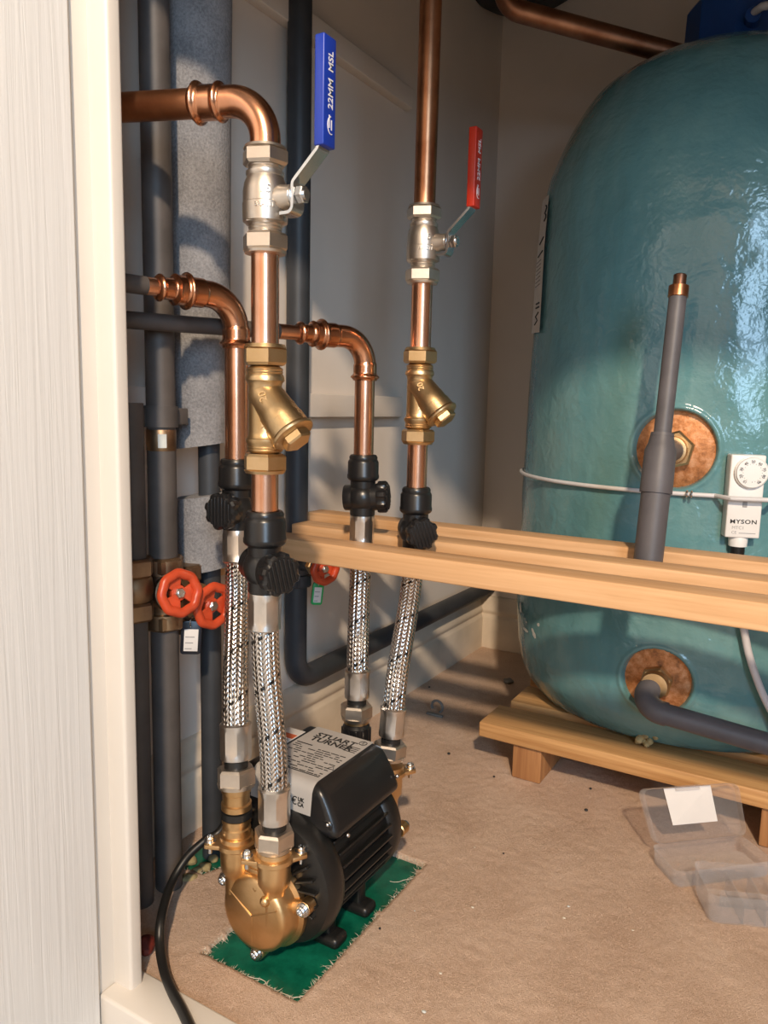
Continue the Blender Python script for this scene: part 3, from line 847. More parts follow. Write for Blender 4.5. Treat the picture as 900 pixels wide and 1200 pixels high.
# --- riser A (cold, blue lever)
AX, AY = -.400, .487
zA = lambda py: zat(AX, AY, py)
EA = V((AX, AY, .7275)); LA = V((-.525, .4595, .7335)); dA = (LA-EA).normalized()
copper([EA+dA*.046, EA+dA*.20], .0112, 'brown copper pipe running left from the elbow over the blue-lever valve', 'copper_brown')
elbow(bendpath([EA+dA*.062, EA, EA-V((0, 0, .040))], .031, 14), lambda s, L: .0118 + (.0012 if s < .025 else 0) + bead(s, .004, .0022, .0032) + bead(s, .0235, .0018, .0020), 'copper press elbow above the blue-lever valve')
ball_valve((AX, AY, zA(298)), 'nickel ball valve with a blue lever grip on the riser', 'blue')
copper([(AX, AY, zA(296)), (AX, AY, zA(406))], .0110, 'bright copper pipe between the blue-lever valve and its brass strainer')
strainer((AX, AY, zA(555)), 'brass Y strainer below the blue-lever valve')
copper([(AX, AY, zA(553)), (AX, AY, zA(606))], .0110, 'short copper pipe between the strainer and black valve under the blue lever')
pushfit_valve((AX, AY, zA(600)), (.93, -.36, -.05), 'black push-fit valve below the strainer of the blue-lever riser', .25)

# --- riser D (hot, red lever)
DX, DY = -.394, .7375
zD = lambda py: zat(DX, DY, py)
copper([(DX, DY, zD(245)), (DX+.002, DY, 1.25)], .0112, 'tall copper pipe rising above the red-lever valve', 'copper_brown')
ball_valve((DX, DY, zD(333)), 'nickel ball valve with a red lever grip on the riser', 'red')
copper([(DX, DY, zD(331)), (DX, DY, zD(408))], .0110, 'copper pipe between the red-lever valve and its brass strainer')
strainer((DX, DY, zD(521)), 'brass Y strainer below the red-lever valve')
copper([(DX, DY, zD(519)), (DX, DY, zD(578))], .0110, 'short copper pipe between the strainer and black valve under the red lever')
DVX, DVY = DX, .733
pushfit_valve((DX, DY, zD(572)), (.72, -.69, 0), 'black push-fit valve below the strainer of the red-lever riser', .3)

# --- riser B (left, returns to the wall pipes)
BX, BY = -.491, .556
zB = lambda py: zat(BX, BY, py)
EB = V((BX, BY, zB(349))); dB = V((-.263, -1, 0)).normalized()
rf = lambda s, L: (.0093 if s < .017 else .0118) + bead(s, .003, .0018, .0026) + bead(s, .0175, .002, .0018) + bead(s, .0285, .002, .0036) + bead(s, L-.004, .002, .0032) + (.0010 if (.02 < s < .045 or s > L-.018) else 0)
elbow(bendpath([EB+dB*.080, EB, EB-V((0, 0, .046))], .030, 14), rf, 'copper reducing elbow in front of the grey foam lagging')
LB = EB+dB*.078
tag(MB().tube([LB+dB*.012, LB+dB*.045], .0078, 20).build('wall_pipe', 'greypipe'), 'short grey painted pipe entering the copper reducing elbow by the door frame', 'pipe')
copper([LB-dB*.01, LB+dB*.013], .0076, 'stub of bare copper between the grey pipe and the reducing elbow')
copper([EB-V((0, 0, .040)), (BX, BY, zB(545))], .0110, 'copper pipe dropping from the reducing elbow beside the brass strainer')
pushfit_valve((BX, BY, zB(539)), (.10, -.99, 0), 'black push-fit valve with ribbed knob in front of the lagged pipe', 0.)

# --- riser C (middle, from the horizontal grey pipe)
CX_, CY_ = -.454, .723
zC = lambda py: zat(CX_, CY_, py)
EC = V((CX_, CY_, zC(396))); H2 = V((-.535, .519, zC(396)-.002)); dC = (H2-EC).normalized()
elbow(bendpath([EC+dC*.086, EC, EC-V((0, 0, .046))], .030, 14), rf, 'copper reducing elbow against the cream wall behind the brass strainer')
LC = EC+dC*.084
copper([LC-dC*.01, LC+dC*.030], .0076, 'stub of bare copper feeding the reducing elbow by the wall')
tag(MB().tube([LC+dC*.025, LC+dC*.215], .0078, 20).build('wall_pipe', 'greypipe'), 'grey painted horizontal pipe crossing in front of the foam lagging', 'pipe')
copper([EC-V((0, 0, .040)), (CX_, CY_, zC(540))], .0110, 'copper pipe dropping from the wall-side elbow to a black valve')
pushfit_valve((CX_, CY_, zC(534)), (.90, .35, .06), 'black push-fit valve just above the rear slats by the wall', .4)

# ------------------------------------------------------------------ pump
PX, PZ = -.407, .068
AXP = frame((PX, 0, PZ), (0, 1, 0), (1, 0, 0))      # local z = +Y
pump = thing('booster_pump', 'black electric twin water pump with golden brass ends on the green patch', 'pump', (PX, .60, -.007))
def lp(prof, seg=48, off=(0, 0)): return MB().lathe(prof, seg, AXP @ Matrix.Translation((off[0], off[1], 0)))
lp([(.030, .510), (.0500, .508), (.0585, .511), (.0615, .517), (.0620, .527), (.0600, .535), (.0550, .540), (.030, .541)], 64).build('front_flange', 'blackmat', pump)
lp([(.030, .6285), (.0520, .6270), (.0555, .630), (.0568, .636), (.0560, .646), (.0510, .652), (.030, .653)], 64).build('rear_flange', 'blackmat', pump)
lp([(.0505, .535), (.0490, .632)], 64).build('motor_body', 'blackmat', pump)
for k in range(30):
    a = 2*PI*k/30 + .05
    if .9 < a-0 < 2.25: continue                     # under the terminal box
    mm = AXP @ Matrix.Rotation(-a, 4, 'Z')
    b = MB(); b.box((.0465, -.0011, .541), (.0565, .0011, .6280), .0004, mm); b.build('cooling_fin', 'blackmat', pump)
# black ribs round the front flange
for k in range(9):
    a = R(-20+k*14); mm = AXP @ Matrix.Rotation(-a, 4, 'Z')
    b = MB(); b.box((.030, -.0012, .503), (.050, .0012, .512), .0005, mm); b.build('flange_rib', 'blackmat', pump)
# feet
for (fy, sx) in ((.553, 1), (.553, -1), (.606, 1), (.606, -1)):
    xa, xb = sorted((PX+sx*.014, PX+sx*.047)); b = MB()
    b.box((xa, fy-.011, -.007), (xb, fy+.011, .005), .0055)
    xa, xb = sorted((PX+sx*.012, PX+sx*.036)); b.box((xa, fy-.007, -.002), (xb, fy+.007, .032), .004); b.build('foot', 'blackmat', pump)
# terminal box
def tbx(v):
    # slope the flanks in towards the top
    s = (v.z-.112)/.044
    v = v.copy(); v.x = (v.x+.418)*(1-.27*max(0, s)**1.6) - .418 - .004*max(0, s); v.y = (v.y-.588)*(1-.06*max(0, s)) + .588
    return v
b = MB(); bm = bmesh.new()
bmesh.ops.create_cube(bm, size=1, matrix=Matrix.Translation((-.415, .588, .134)) @ Matrix.Diagonal((.126, .118, .046, 1)))
bmesh.ops.subdivide_edges(bm, edges=[e for e in bm.edges if abs(e.verts[0].co.z-e.verts[1].co.z) > .01], cuts=4)
bmesh.ops.bevel(bm, geom=[e for e in bm.edges if e.calc_face_angle(0) > .5], offset=.009, segments=5, profile=.5, affect='EDGES')
for v in bm.verts: v.co = tbx(v.co)
bm.verts.index_update()
b.add([v.co.copy() for v in bm.verts], [tuple(v.index for v in f.verts) for f in bm.faces]); bm.free()
tbox = b.build('terminal_box', 'black', pump, angle=60)
ZT = .1572
b = MB(); b.cyl((-.365, .536, .124), (-.365, .530, .124), .006, 16, bev=.001); b.build('screw_post', 'black', tbox)
for p in ((-.364, .531, .1255), (-.3545, .640, .128), (-.352, .546, .112)):
    b = MB(); b.sphere(p, .0022, 10); b.build('screw', 'steel', tbox)
# label plate: flat on the top and folded down the front
LX0, LX1, LY0, LY1 = -.452, -.382, .540, .6385
b = MB()
pr = [(LY1, ZT+.0004), (LY0, ZT+.0004), (LY0-.0045, ZT-.0016), (LY0-.0075, ZT-.006), (LY0-.0082, ZT-.026)]
pr = [(LY1, ZT+.0004)] + [(.5422+.0106*math.cos(R(90+k*15)), ZT-.0102+.0106*math.sin(R(90+k*15))) for k in range(7)] + [(.5293, ZT-.0285)]
vs = [(xx, yy, zz) for yy, zz in pr for xx in (LX0, LX1)]
b.add(vs, [(2*i, 2*i+2, 2*i+3, 2*i+1) for i in range(len(pr)-1)])
lab = b.build('rating_label', 'label', pump)
lab['label'] = 'silver rating label with black print'
LF = frame((0, 0, ZT+.0006), (0, 0, 1), (1, 0, 0))
TR_ = lambda x_, y_: Matrix.Translation((x_, y_, ZT+.0006))
text('print', 'STUART', .0125, TR_(-.4175, .6225), 'blackprint', lab, .0001, sx=1.05, bold=.0003)
text('print', 'TURNER', .0125, TR_(-.4165, .6120), 'blackprint', lab, .0001, sx=1.05, bold=.0003)
b = MB(); b.torus((-.3895, .630, ZT+.0006), (0, 0, 1), .0040, .0004, 24, 6); b.build('print', 'blackprint', lab)
text('print', 'S', .006, TR_(-.3895, .630), 'blackprint', lab, .0001)
MB().box((-.449, .5975, ZT+.0005), (-.430, .5990, ZT+.0007)).build('print', 'blackprint', lab)
b = MB(); rr = random.Random(5)
for k in range(12):
    y_ = .594 - k*.0040; x_ = LX0+.004
    while x_ < LX1-.006:
        L = rr.uniform(.003, .010); L = min(L, LX1-.004-x_)
        if rr.random() < .78: b.box((x_, y_-.0006, ZT+.0005), (x_+L, y_+.0006, ZT+.0007))
        x_ += L+.0014
b.box((LX0+.003, .5470, ZT+.0005), (LX1-.004, .5482, ZT+.0007))
for k in range(4): b.box((-.399, .617-.0035*k, ZT+.0005), (-.385, .618-.0035*k, ZT+.0007))
b.build('small_print', 'blackprint', lab)
b = MB(); tr = [(-.3895, .566), (-.3860, .572), (-.3825-.0, .566)]
for k in range(3): b.tube([V((*tr[k], ZT+.0006)), V((*tr[(k+1) % 3], ZT+.0006))], .0003, 5)
b.build('warning_triangle', 'blackprint', lab)
nf = V((0, -.994, .11)).normalized(); fm = frame((-.4005, .5300, ZT-.0190), nf, (1, 0, 0))
text('print', 'C\u20ac', .0105, fm @ Matrix.Translation((-.004, 0, 0)), 'blackprint', lab, .0001)
text('print', 'UK', .0050, fm @ Matrix.Translation((.0070, .0025, 0)), 'blackprint', lab, .0001, bold=.0002)
text('print', 'CA', .0050, fm @ Matrix.Translation((.0070, -.0020, 0)), 'blackprint', lab, .0001, bold=.0002)
b = MB(); b.box((-.4780, .585, ZT-.0008), (-.4555, .622, ZT+.0003), .0002, None, lambda v: V((v.x, v.y, v.z-.0004))); sl_ = b.build('warning_label', 'whitelabel', pump)
b = MB(); b.box((-.4765, .600, ZT-.0005), (-.4570, .609, ZT+.0003)); b.build('print', 'orangelabel', sl_)
for k in range(3):
    b = MB(); b.box((-.4750, .588+.0035*k, ZT-.0005), (-.4580, .5892+.0035*k, ZT+.0003)); b.build('print', 'greyprint', sl_)

def screw(parent, p, ax, r=.0046, L=.018):
    p, ax = V(p), V(ax).normalized()
    b = MB(); b.lathe([(.0022, -L), (.0022, 0), (r, 0), (r, .0030), (r*.8, .0040), (.0028, .0040), (.0024, .0018), (.0005, .0018)], 16, frame(p, ax)); b.cyl(p-ax*.0010, p, r*1.35, 16)
    return b.build('bolt', 'steel', parent)

def wet_end(sign, y0):
    """brass pump head; sign -1 faces the camera (front), +1 the rear; y0 = inner face"""
    S = lambda s: y0 + sign*s
    VX, VZ = PX+sign*.003, .049
    b = MB()
    mm = frame((VX, y0, VZ), (0, sign, 0), (1, 0, 0))
    b.lathe([(.030, 0), (.0405, .0005), (.0415, .003), (.0410, .007), (.0370, .009), (.0362, .018), (.0352, .0245), (.0330, .0272), (.0290, .0288), (.002, .0290)], 56, mm)
    for a_, L in ((R(28), .031), (R(148), .031), (R(270), .029)):
        e = V((VX-sign*math.cos(a_)*L, S(.0284), VZ+math.sin(a_)*L)); b.tube([V((VX, S(.0290), VZ)), e], [.0010, .0006], 6)
    # squared casting between the two necks, with steps
    b.box((VX-.016, min(S(.006), S(.022)), VZ+.022), (VX+.006, max(S(.006), S(.022)), VZ+.046), .0025)
    for k in range(3): b.box((VX-.013, min(S(.021), S(.0235)), VZ+.028+.0055*k), (VX+.004, max(S(.021), S(.0235)), VZ+.0295+.0055*k), .0006)
    for (bx_, bz_) in ((.045, .014), (-.045, .011), (0, -.0405)):
        c = V((VX-sign*bx_, S(.002), VZ+bz_)); b.cyl(c, c+V((0, sign*(.012 if bx_ else .020), 0)), .0068, 20, bev=.001)
        b.tube([c+V((0, sign*.006, 0)), V((VX-sign*bx_*.6, S(.008), VZ+bz_*.6))], [.0062, .0085], 12)
    return b, VX, VZ, S
def pump_port(b, x, y, z0, zf):
    Z = V((0, 0, 1))
    b.lathe([(.0105, z0), (.0105, zf-.034), (.0115, zf-.030), (.0142, zf-.026), (.0147, zf-.016), (.0147, zf-.006), (.0160, zf-.004), (.0188, zf-.003), (.0188, zf+.001), (.0155, zf+.002), (.0150, zf+.006), (.010, zf+.0065)], 32, frame((x, y, 0), Z))
    for s in (-1, 1):
        b.prism([(s*.014, -.0110), (s*.0285, -.0062), (s*.0285, .0062), (s*.014, .0110)][::s], zf-.003, zf+.001, Matrix.Translation((x, y, 0)) @ Matrix.Rotation(R(42), 4, 'Z'), .0006)
def lug(s, x, y): return Matrix.Translation((x, y, 0)) @ Matrix.Rotation(R(42), 4, 'Z') @ V((s*.0235, 0, 0))

PORT = dict(A=(-.393, .4915), B=(-.436, .4915), D=(-.388, .682), C=(-.431, .682))
ZF = .108
for nm, sign, y0, ports in (('front', -1, .510, ('A', 'B')), ('rear', 1, .652, ('D', 'C'))):
    b, VX, VZ, S = wet_end(sign, y0)
    for k in ports: pump_port(b, PORT[k][0], PORT[k][1], .045 if k in 'AD' else .060, ZF)
    hd_ = b.build('pump_head', 'brass_gold', pump, angle=32)
    for k in ports:
        for s in (-1, 1): 
            q = lug(s, *PORT[k]); screw(hd_, (q.x, q.y, ZF+.0015), (0, 0, 1), .0040, .012)
    for a_ in ((.045, .014), (-.045, .011), (0, -.0405)):
        c = V((VX-sign*a_[0], S(.0145 if a_[0] else .0225), VZ+a_[1])); screw(hd_, c, (0, sign, 0), .0048, .030)
# small brass bleed domes on the front head
b = MB(); b.sphere((-.4065, .4865, .0755), .0058, 16); b.sphere((-.3945, .4810, .0690), .0048, 16); b.build('bleed_dome', 'brass_gold', pump)

# mains flex of the pump
fl = [(-.4785, .592, .124), (-.492, .578, .126), hity(262, 968, .553), hity(240, 985, .535), hity(218, 1006, .515), hity(200, 1037, .492), hitz(189, 1075, .030), hitz(187, 1105, .017), hitz(192, 1137, .0085), hitz(202, 1163, .0085), hitz(214, 1186, .0090), hitz(236, 1235, .0090)]
tag(MB().tube(spline(fl, 80), .0042, 12).build('pump_flex', 'rubber'), 'black pump flex curving over the carpet towards the door sill', 'cable')

# ------------------------------------------------------------------ hoses
def hose(top, bottom, label, tin=(0, 0, -1), zn=0.0, bow=(0, 0, 0), bdir=(0, 0, 1)):
    """top: underside of the push-fit valve; bottom: top of the pump port thread"""
    t = thing('flexible_hose', label, 'hose', bottom, 'braided hoses between the valves and the pump')
    top, bottom = V(top), V(bottom); bd_ = V(bdir).normalized(); td = V(tin).normalized()
    # end fittings
    b = MB(); b.hexnut(bottom, bottom+bd_*.0165, .0178, .35); b.lathe([(.0160, -.001), (.0165, .001), (.0170, .003)], 24, frame(bottom, bd_)); b.build('swivel_nut', 'nickel', t)
    b = MB(); b.cyl(bottom+bd_*.015, bottom+bd_*.026, .0105, 24); b.build('rubber_neck', 'rubber', t)
    def ferr(p, d):
        b = MB(); seg = 32; mm = frame(p, d); vs = []
        zs_ = [(0, .0120, 0), (.001, .0136, 0), (.005, .0139, .2), (.008, .0136, 1), (.024, .0136, 1), (.028, .0139, .2), (.0315, .0142, 0), (.033, .0125, 0)]
        for zz, r, sq in zs_:
            for j in range(seg):
                a = 2*PI*j/seg; c = math.cos(((a*8/(2*PI)) % 1 - .5)*2*PI/8); rr_ = r*(1-sq) + sq*min(r*1.03, r*.945/c)
                vs.append(mm @ V((rr_*math.cos(a), rr_*math.sin(a), zz)))
        n = len(zs_)
        b.add(vs, [(i*seg+j, i*seg+(j+1) % seg, (i+1)*seg+(j+1) % seg, (i+1)*seg+j) for i in range(n-1) for j in range(seg)] + [tuple(range(seg-1, -1, -1)), tuple((n-1)*seg+j for j in range(seg))])
        b.build('crimp_ferrule', 'ferrule', t, angle=20)
    f0 = bottom+bd_*.0235; ferr(f0, bd_)
    ferr(top+td*.000, td)
    p0 = top+td*.031; p3 = f0+bd_*.031
    L = (p3-p0).length
    pts = []
    p1 = p0+td*L*.38+V(bow); p2 = p3+bd_*L*.38+V(bow)
    for k in range(81):
        s = k/80; pts.append(p0*(1-s)**3 + p1*3*s*(1-s)**2 + p2*3*s*s*(1-s) + p3*s**3)
    b = MB(); b.tube(pts, .0118, 32, uv=True); b.build('braid', 'braid', t, angle=180)
    return t
hose((AX, AY, zA(600)-.066), (PORT['A'][0], PORT['A'][1], ZF+.008), 'steel braided hose from the blue-lever riser to the right front pump port')
# brass check-valve adapter on the left front port
ad = thing('port_adapter', 'brass adapter with a black ring on the left front pump port', 'pipe fitting', (PORT['B'][0], PORT['B'][1], ZF+.006))
b = MB(); b.lathe([(.0110, ZF+.006), (.0128, ZF+.0065), (.0128, ZF+.013), (.0115, ZF+.014), (.0115, ZF+.017), (.0130, ZF+.018), (.0130, ZF+.022), (.0112, ZF+.023), (.0112, ZF+.030), (.0135, ZF+.031), (.0135, ZF+.036), (.0118, ZF+.037), (.0118, ZF+.046), (.0130, ZF+.047), (.0130, ZF+.052)], 32, frame((*PORT['B'], 0), (0, 0, 1))); b.build('body', 'brass_gold', ad)
b = MB(); b.lathe([(.0118, ZF+.023), (.0142, ZF+.0235), (.0142, ZF+.0295), (.0118, ZF+.030)], 32, frame((*PORT['B'], 0), (0, 0, 1))); b.build('ring', 'rubber', ad)
hose((BX, BY, zB(539)-.066), (PORT['B'][0], PORT['B'][1], ZF+.052), 'steel braided hose from the ribbed-knob valve to the left front pump port', tin=(.12, -.12, -1), bdir=(-.10, .10, 1))
ad = thing('port_adapter', 'black ribbed adapter on the rear pump port beside the wall', 'pipe fitting', (PORT['C'][0], PORT['C'][1], ZF+.006))
b = MB(); b.lathe([(.0145, ZF+.006), (.0150, ZF+.008), (.0150, ZF+.040), (.0125, ZF+.043), (.0105, ZF+.045)], 32, frame((*PORT['C'], 0), (0, 0, 1))); b.build('body', 'black', ad)
for k in range(12):
    a = 2*PI*k/12; mm = Matrix.Translation((*PORT['C'], 0)) @ Matrix.Rotation(a, 4, 'Z')
    b = MB(); b.box((.0143, -.0012, ZF+.009), (.0165, .0012, ZF+.039), .0004, mm); b.build('rib', 'black', ad)
b = MB(); b.lathe([(.0110, ZF+.043), (.0140, ZF+.0445), (.0140, ZF+.047), (.0120, ZF+.0485), (.0120, ZF+.050)], 28, frame((*PORT['C'], 0), (0, 0, 1))); b.build('thread', 'brass', ad)
hose((CX_, CY_, zC(534)-.066), (PORT['C'][0], PORT['C'][1], ZF+.049), 'steel braided hose from the wall-side valve to the black pump adapter', tin=(0, -.02, -1))
hose((DX, DY, zD(572)-.066), (PORT['D'][0], PORT['D'][1], ZF+.015), 'steel braided hose from the red-lever riser to the rear pump port', tin=(-.02, -.10, -1), bdir=(.03, .06, 1))

# ------------------------------------------------------------------ wall pipes
def vpipe(x, y, r, z0, z1, mat, label, name='wall_pipe'):
    return tag(MB().tube([(x, y, z0), (x, y, z1)], r, 24).build(name, mat), label, 'pipe')
P1 = (-.562, .492); P2 = (-.559, .526); P3 = (-.566, .598)
vpipe(*P1, .0118, -.007, zat(-.562, .492, 472), 'greypipe', 'dark painted vertical pipe tucked closest behind the door frame')
vpipe(*P2, .0136, -.007, 1.4, 'greypipe', 'tall grey painted pipe with a wall clip beside the door frame')
vpipe(*P3, .0112, -.007, 1.4, 'darkpipe', 'slate painted pipe running inside the two foam lagging sleeves')
def foam(py0, py1, r0, r1, label, cutdx=0):
    x, y = P3; z0, z1 = zat(x, y, py1), zat(x, y, py0)
    b = MB(); n = 26; seg = 40
    c = V((x-.006, y-.004, 0))
    prof = []
    for i in range(n+1):
        s = i/n; z = z0+(z1-z0)*s; prof.append((r0+(r1-r0)*s, z))
    vs = []
    for (r, z) in prof:
        for k in range(seg):
            a = 2*PI*k/seg; d = 1+.03*noise.noise(V((math.cos(a), math.sin(a), z*7)))+.01*noise.noise(V((math.cos(a)*4, math.sin(a)*4, z*40)))
            vs.append(c+V((r*d*math.cos(a), r*d*math.sin(a), z + (.004*math.sin(a+1) if z in (prof[0][1], prof[-1][1]) else 0))))
    b.add(vs, [(i*seg+k, i*seg+(k+1) % seg, (i+1)*seg+(k+1) % seg, (i+1)*seg+k) for i in range(n) for k in range(seg)] + [tuple(range(seg-1, -1, -1)), tuple(n*seg+k for k in range(seg))])
    return tag(b.build('foam_lagging', 'foam'), label, 'pipe insulation', 'grey foam sleeves on the slate pipe')
foam(-120, 522, .0275, .0350, 'long grey foam lagging sleeve behind the copper elbows')
foam(580, 666, .0262, .0258, 'short grey foam lagging sleeve above the red handwheels')
# big riser with elbow along the skirting
GX, GY = -.604, .800
gp = bendpath([(GX, GY, 1.4), (GX, GY, .127), (GX, YB-.002, .127)], .032, 12)
tag(MB().tube(gp, .0148, 24).build('wall_pipe', 'darkpipe'), 'thick dark slate pipe dropping down the wall and turning along the skirting', 'pipe')
b = MB(); b.box((XL, GY+.008, 1.0), (GX+.010, GY+.022, 1.012), .001); b.torus((GX, GY, 1.006), (0, 0, 1), .0165, .003, 32, 8)
tag(b.build('pipe_clip', 'darkpipe'), 'dark clip holding the thick slate pipe high on the wall', 'pipe clip')
# wall clip on the grey pipe
zc = zat(*P2, 488)
ck = thing('pipe_clip', 'grey metal clip holding the tall grey pipe to the wall batten', 'pipe clip', (P2[0], P2[1], zc-.01))
b = MB(); b.lathe([(.0135, zc-.010), (.0160, zc-.010), (.0160, zc+.010), (.0135, zc+.010)], 28, frame((*P2, 0), (0, 0, 1))); b.build('band', 'greypipe', ck)
b = MB(); b.box((P2[0]+.002, P2[1]+.012, zc-.008), (P2[0]+.006, P2[1]+.030, zc+.008), .001); b.build('ear', 'greypipe', ck)
b = MB(); b.box((P2[0]-.020, P2[1]-.030, zc-.008), (P2[0]-.004, P2[1]-.010, zc+.008), .001); b.build('ear', 'greypipe', ck)
b = MB(); b.box((XL+.012, P2[1]-.006, zc-.006), (P2[0]-.012, P2[1]+.006, zc+.006), .001); b.build('bracket', 'greypipe', ck)
b = MB(); b.lathe([(.0135, zat(*P2, 528)), (.0140, zat(*P2, 527)), (.0140, zat(*P2, 504)), (.0135, zat(*P2, 503))], 28, frame((*P2, 0), (0, 0, 1)))
o = b.build('solder_ring', 'brass_old'); tag(o, 'exposed brown solder ring on the tall grey pipe below its clip', 'pipe fitting')
b = MB()
a0_ = math.atan2(-.66, .75)
vs = []
for i, z_ in enumerate([zat(*P2, 524), zat(*P2, 508)]):
    for k in range(5): a = a0_-.25+.28*k/2; vs.append((P2[0]+.0143*math.cos(a), P2[1]+.0143*math.sin(a), z_))
b.add(vs, [(k, k+1, 6+k, 5+k) for k in range(4)]); b.build('paint_patch', 'plaster', o)

# gate valves with handwheels
def wheel(parent, c, ax, Rw, lobes=8):
    ax = V(ax).normalized(); mm = frame(c, ax, (0, 0, 1)); b = MB(); seg = 64; ms = 10
    vs = []
    for k in range(seg):
        a = 2*PI*k/seg; r = Rw*(1+.028*math.cos(lobes*a))
        for j in range(ms):
            t_ = 2*PI*j/ms; vs.append(mm @ V(((r+.0048*math.cos(t_))*math.cos(a), (r+.0048*math.cos(t_))*math.sin(a), .0042*math.sin(t_))))
    b.add(vs, [(k*ms+j, ((k+1) % seg)*ms+j, ((k+1) % seg)*ms+(j+1) % ms, k*ms+(j+1) % ms) for k in range(seg) for j in range(ms)])
    # dished web: three broad spokes with openings between, and a hub
    for k in range(3):
        a0w = k*2*PI/3+.4; hw_ = R(37); pts = []
        for j in range(7):
            a = a0w-hw_+2*hw_*j/6; pts.append((Rw*.97*math.cos(a), Rw*.97*math.sin(a)))
        for j in range(7):
            a = a0w+hw_*1.15-2*hw_*1.15*j/6; pts.append((.0055*math.cos(a), .0055*math.sin(a)))
        b.prism(pts, -.0042, -.0012, mm, .0008)
    b.cyl(V(c)-ax*.010, V(c)-ax*.001, .0078, 20, bev=.001)
    w_ = b.build('handwheel', 'redwheel', parent)
    b = MB(); b.cyl(V(c)-ax*.002, V(c)+ax*.003, .0030, 12); b.hexnut(V(c)-ax*.001, V(c)+ax*.002, .0052); b.build('wheel_nut', 'steel', w_)
    return w_
def gate_valve(label, base, ax, c, Rw, barrel, bodymat='brass_old', vertical=True):
    g = thing('gate_valve', label, 'valve', V(base)-V((0, 0, .034)), 'red wheel gate valves on the wall pipes')
    ax = V(ax).normalized(); base = V(base); b = MB()
    Z = V((0, 0, 1))
    b.lathe([(barrel, -.034), (barrel+.005, -.034), (barrel+.005, -.020), (barrel+.001, -.019), (barrel+.001, -.012), (barrel+.004, -.008), (barrel+.004, .008), (barrel+.001, .012), (barrel+.001, .019), (barrel+.005, .020), (barrel+.005, .034), (barrel, .034)], 28, frame(base, Z))
    b.hexnut(base-Z*.036, base-Z*.020, barrel+.0068, .2); b.hexnut(base+Z*.020, base+Z*.036, barrel+.0068, .2)
    dist = (V(c)-base).length
    b.lathe([(.0150, .005), (.0155, .012), (.0185, .013), (.0185, .019), (.0120, .021), (.0100, .026), (.0100, dist-.016), (.0060, dist-.012), (.0042, dist-.008), (.0042, dist)], 28, frame(base, ax))
    b.build('body', bodymat, g)
    b = MB(); b.hexnut(base+ax*max(.012, dist-.030), base+ax*max(.020, dist-.020), .0125); b.build('bonnet_nut', 'brass', g)
    wheel(g, c, ax, Rw)
    return g
AXW = V((.93, -.36, 0)).normalized()
w1 = hity(211, 695, .517)
b1 = V((P2[0], P2[1], zat(*P2, 694)))
gate_valve('gate valve with a red wheel on the tall grey pipe by the door frame', b1, (w1-b1).normalized(), w1, .0185, .0140)
w2 = hity(250, 710, .557); b2 = w2 + V((-.044, .008, 0))
g2 = gate_valve('gate valve with a red wheel holding a black key tag', b2, V((.985, -.17, 0)), w2, .0190, .010)
tag(MB().tube([b2-V((.010, 0, 0)), (XL, b2.y, b2.z)], .0095, 16).build('wall_pipe', 'darkpipe'), 'short dark pipe from the wall into the tagged red wheel valve', 'pipe')
b3 = V((P1[0], P1[1], zat(*P1, 690)))
b = MB(); b.hexnut(b3-V((0, 0, .03)), b3-V((0, 0, .012)), .0190, .2); b.hexnut(b3+V((0, 0, .012)), b3+V((0, 0, .03)), .0190, .2); b.lathe([(.0125, -.014), (.0165, -.010), (.0180, 0), (.0165, .010), (.0125, .014)], 28, frame(b3, (0, 0, 1)))
tag(b.build('pipe_union', 'brass_old'), 'tarnished brass union on the dark pipe closest to the door frame', 'pipe fitting')
w3 = hity(381, 667, .772); b4 = V((GX, GY, w3.z+.0))
g3 = gate_valve('gate valve with a red wheel holding a green key tag under the slats', b4, (w3-b4), w3, .0160, .0150, 'darkpipe')

def key_tag(c, size, mat, label, lean, yaw_):
    w_, h_ = size
    t = thing('key_tag', label, 'tag', c-V((0, 0, h_/2)), None)
    mm = Matrix.Translation(c) @ Matrix.Rotation(yaw_, 4, 'Z') @ Matrix.Rotation(lean, 4, 'Y') @ Matrix.Rotation(PI/2, 4, 'X')
    pts = []
    for (cx0, cy0, s0, r_) in ((w_/2, h_/2, 0, .005), (-w_/2, h_/2, 90, .005), (-w_/2, -h_/2, 180, .003), (w_/2, -h_/2, 270, .003)):
        for k in range(5):
            a = R(s0+22.5*k); pts.append((cx0-math.copysign(r_, cx0)+r_*math.cos(a), cy0-math.copysign(r_, cy0)+r_*math.sin(a)))
    b = MB(); b.prism(pts, -.0016, .0016, mm, .0005); b.build('holder', mat, t)
    b = MB(); b.box((-w_*.34, -h_*.40, .0014), (w_*.34, h_*.26, .0019), .0001, mm); l = b.build('paper_insert', 'paper', t)
    for k in range(3): MB().box((-w_*.28, -h_*.34+k*.006, .0019), (w_*(.05+.06*k), -h_*.34+k*.006+.0011, .0021), 0, mm).build('writing_line', 'greyprint', l)
    b = MB(); b.torus(mm @ V((0, h_/2-.0005, 0)), mm.to_3x3() @ V((1, 0, .3)), .0055, .0007, 24, 6); b.build('split_ring', 'steel', t)
    return t
key_tag(hity(224, 747, .540), (.020, .034), 'blacktag', 'black key tag with a white paper insert hanging below the red wheels', 0.06, R(42))
key_tag(hity(372, 695, .80), (.015, .031), 'greentag', 'green key tag with a white paper insert hanging under the slats', 0.10, R(52))

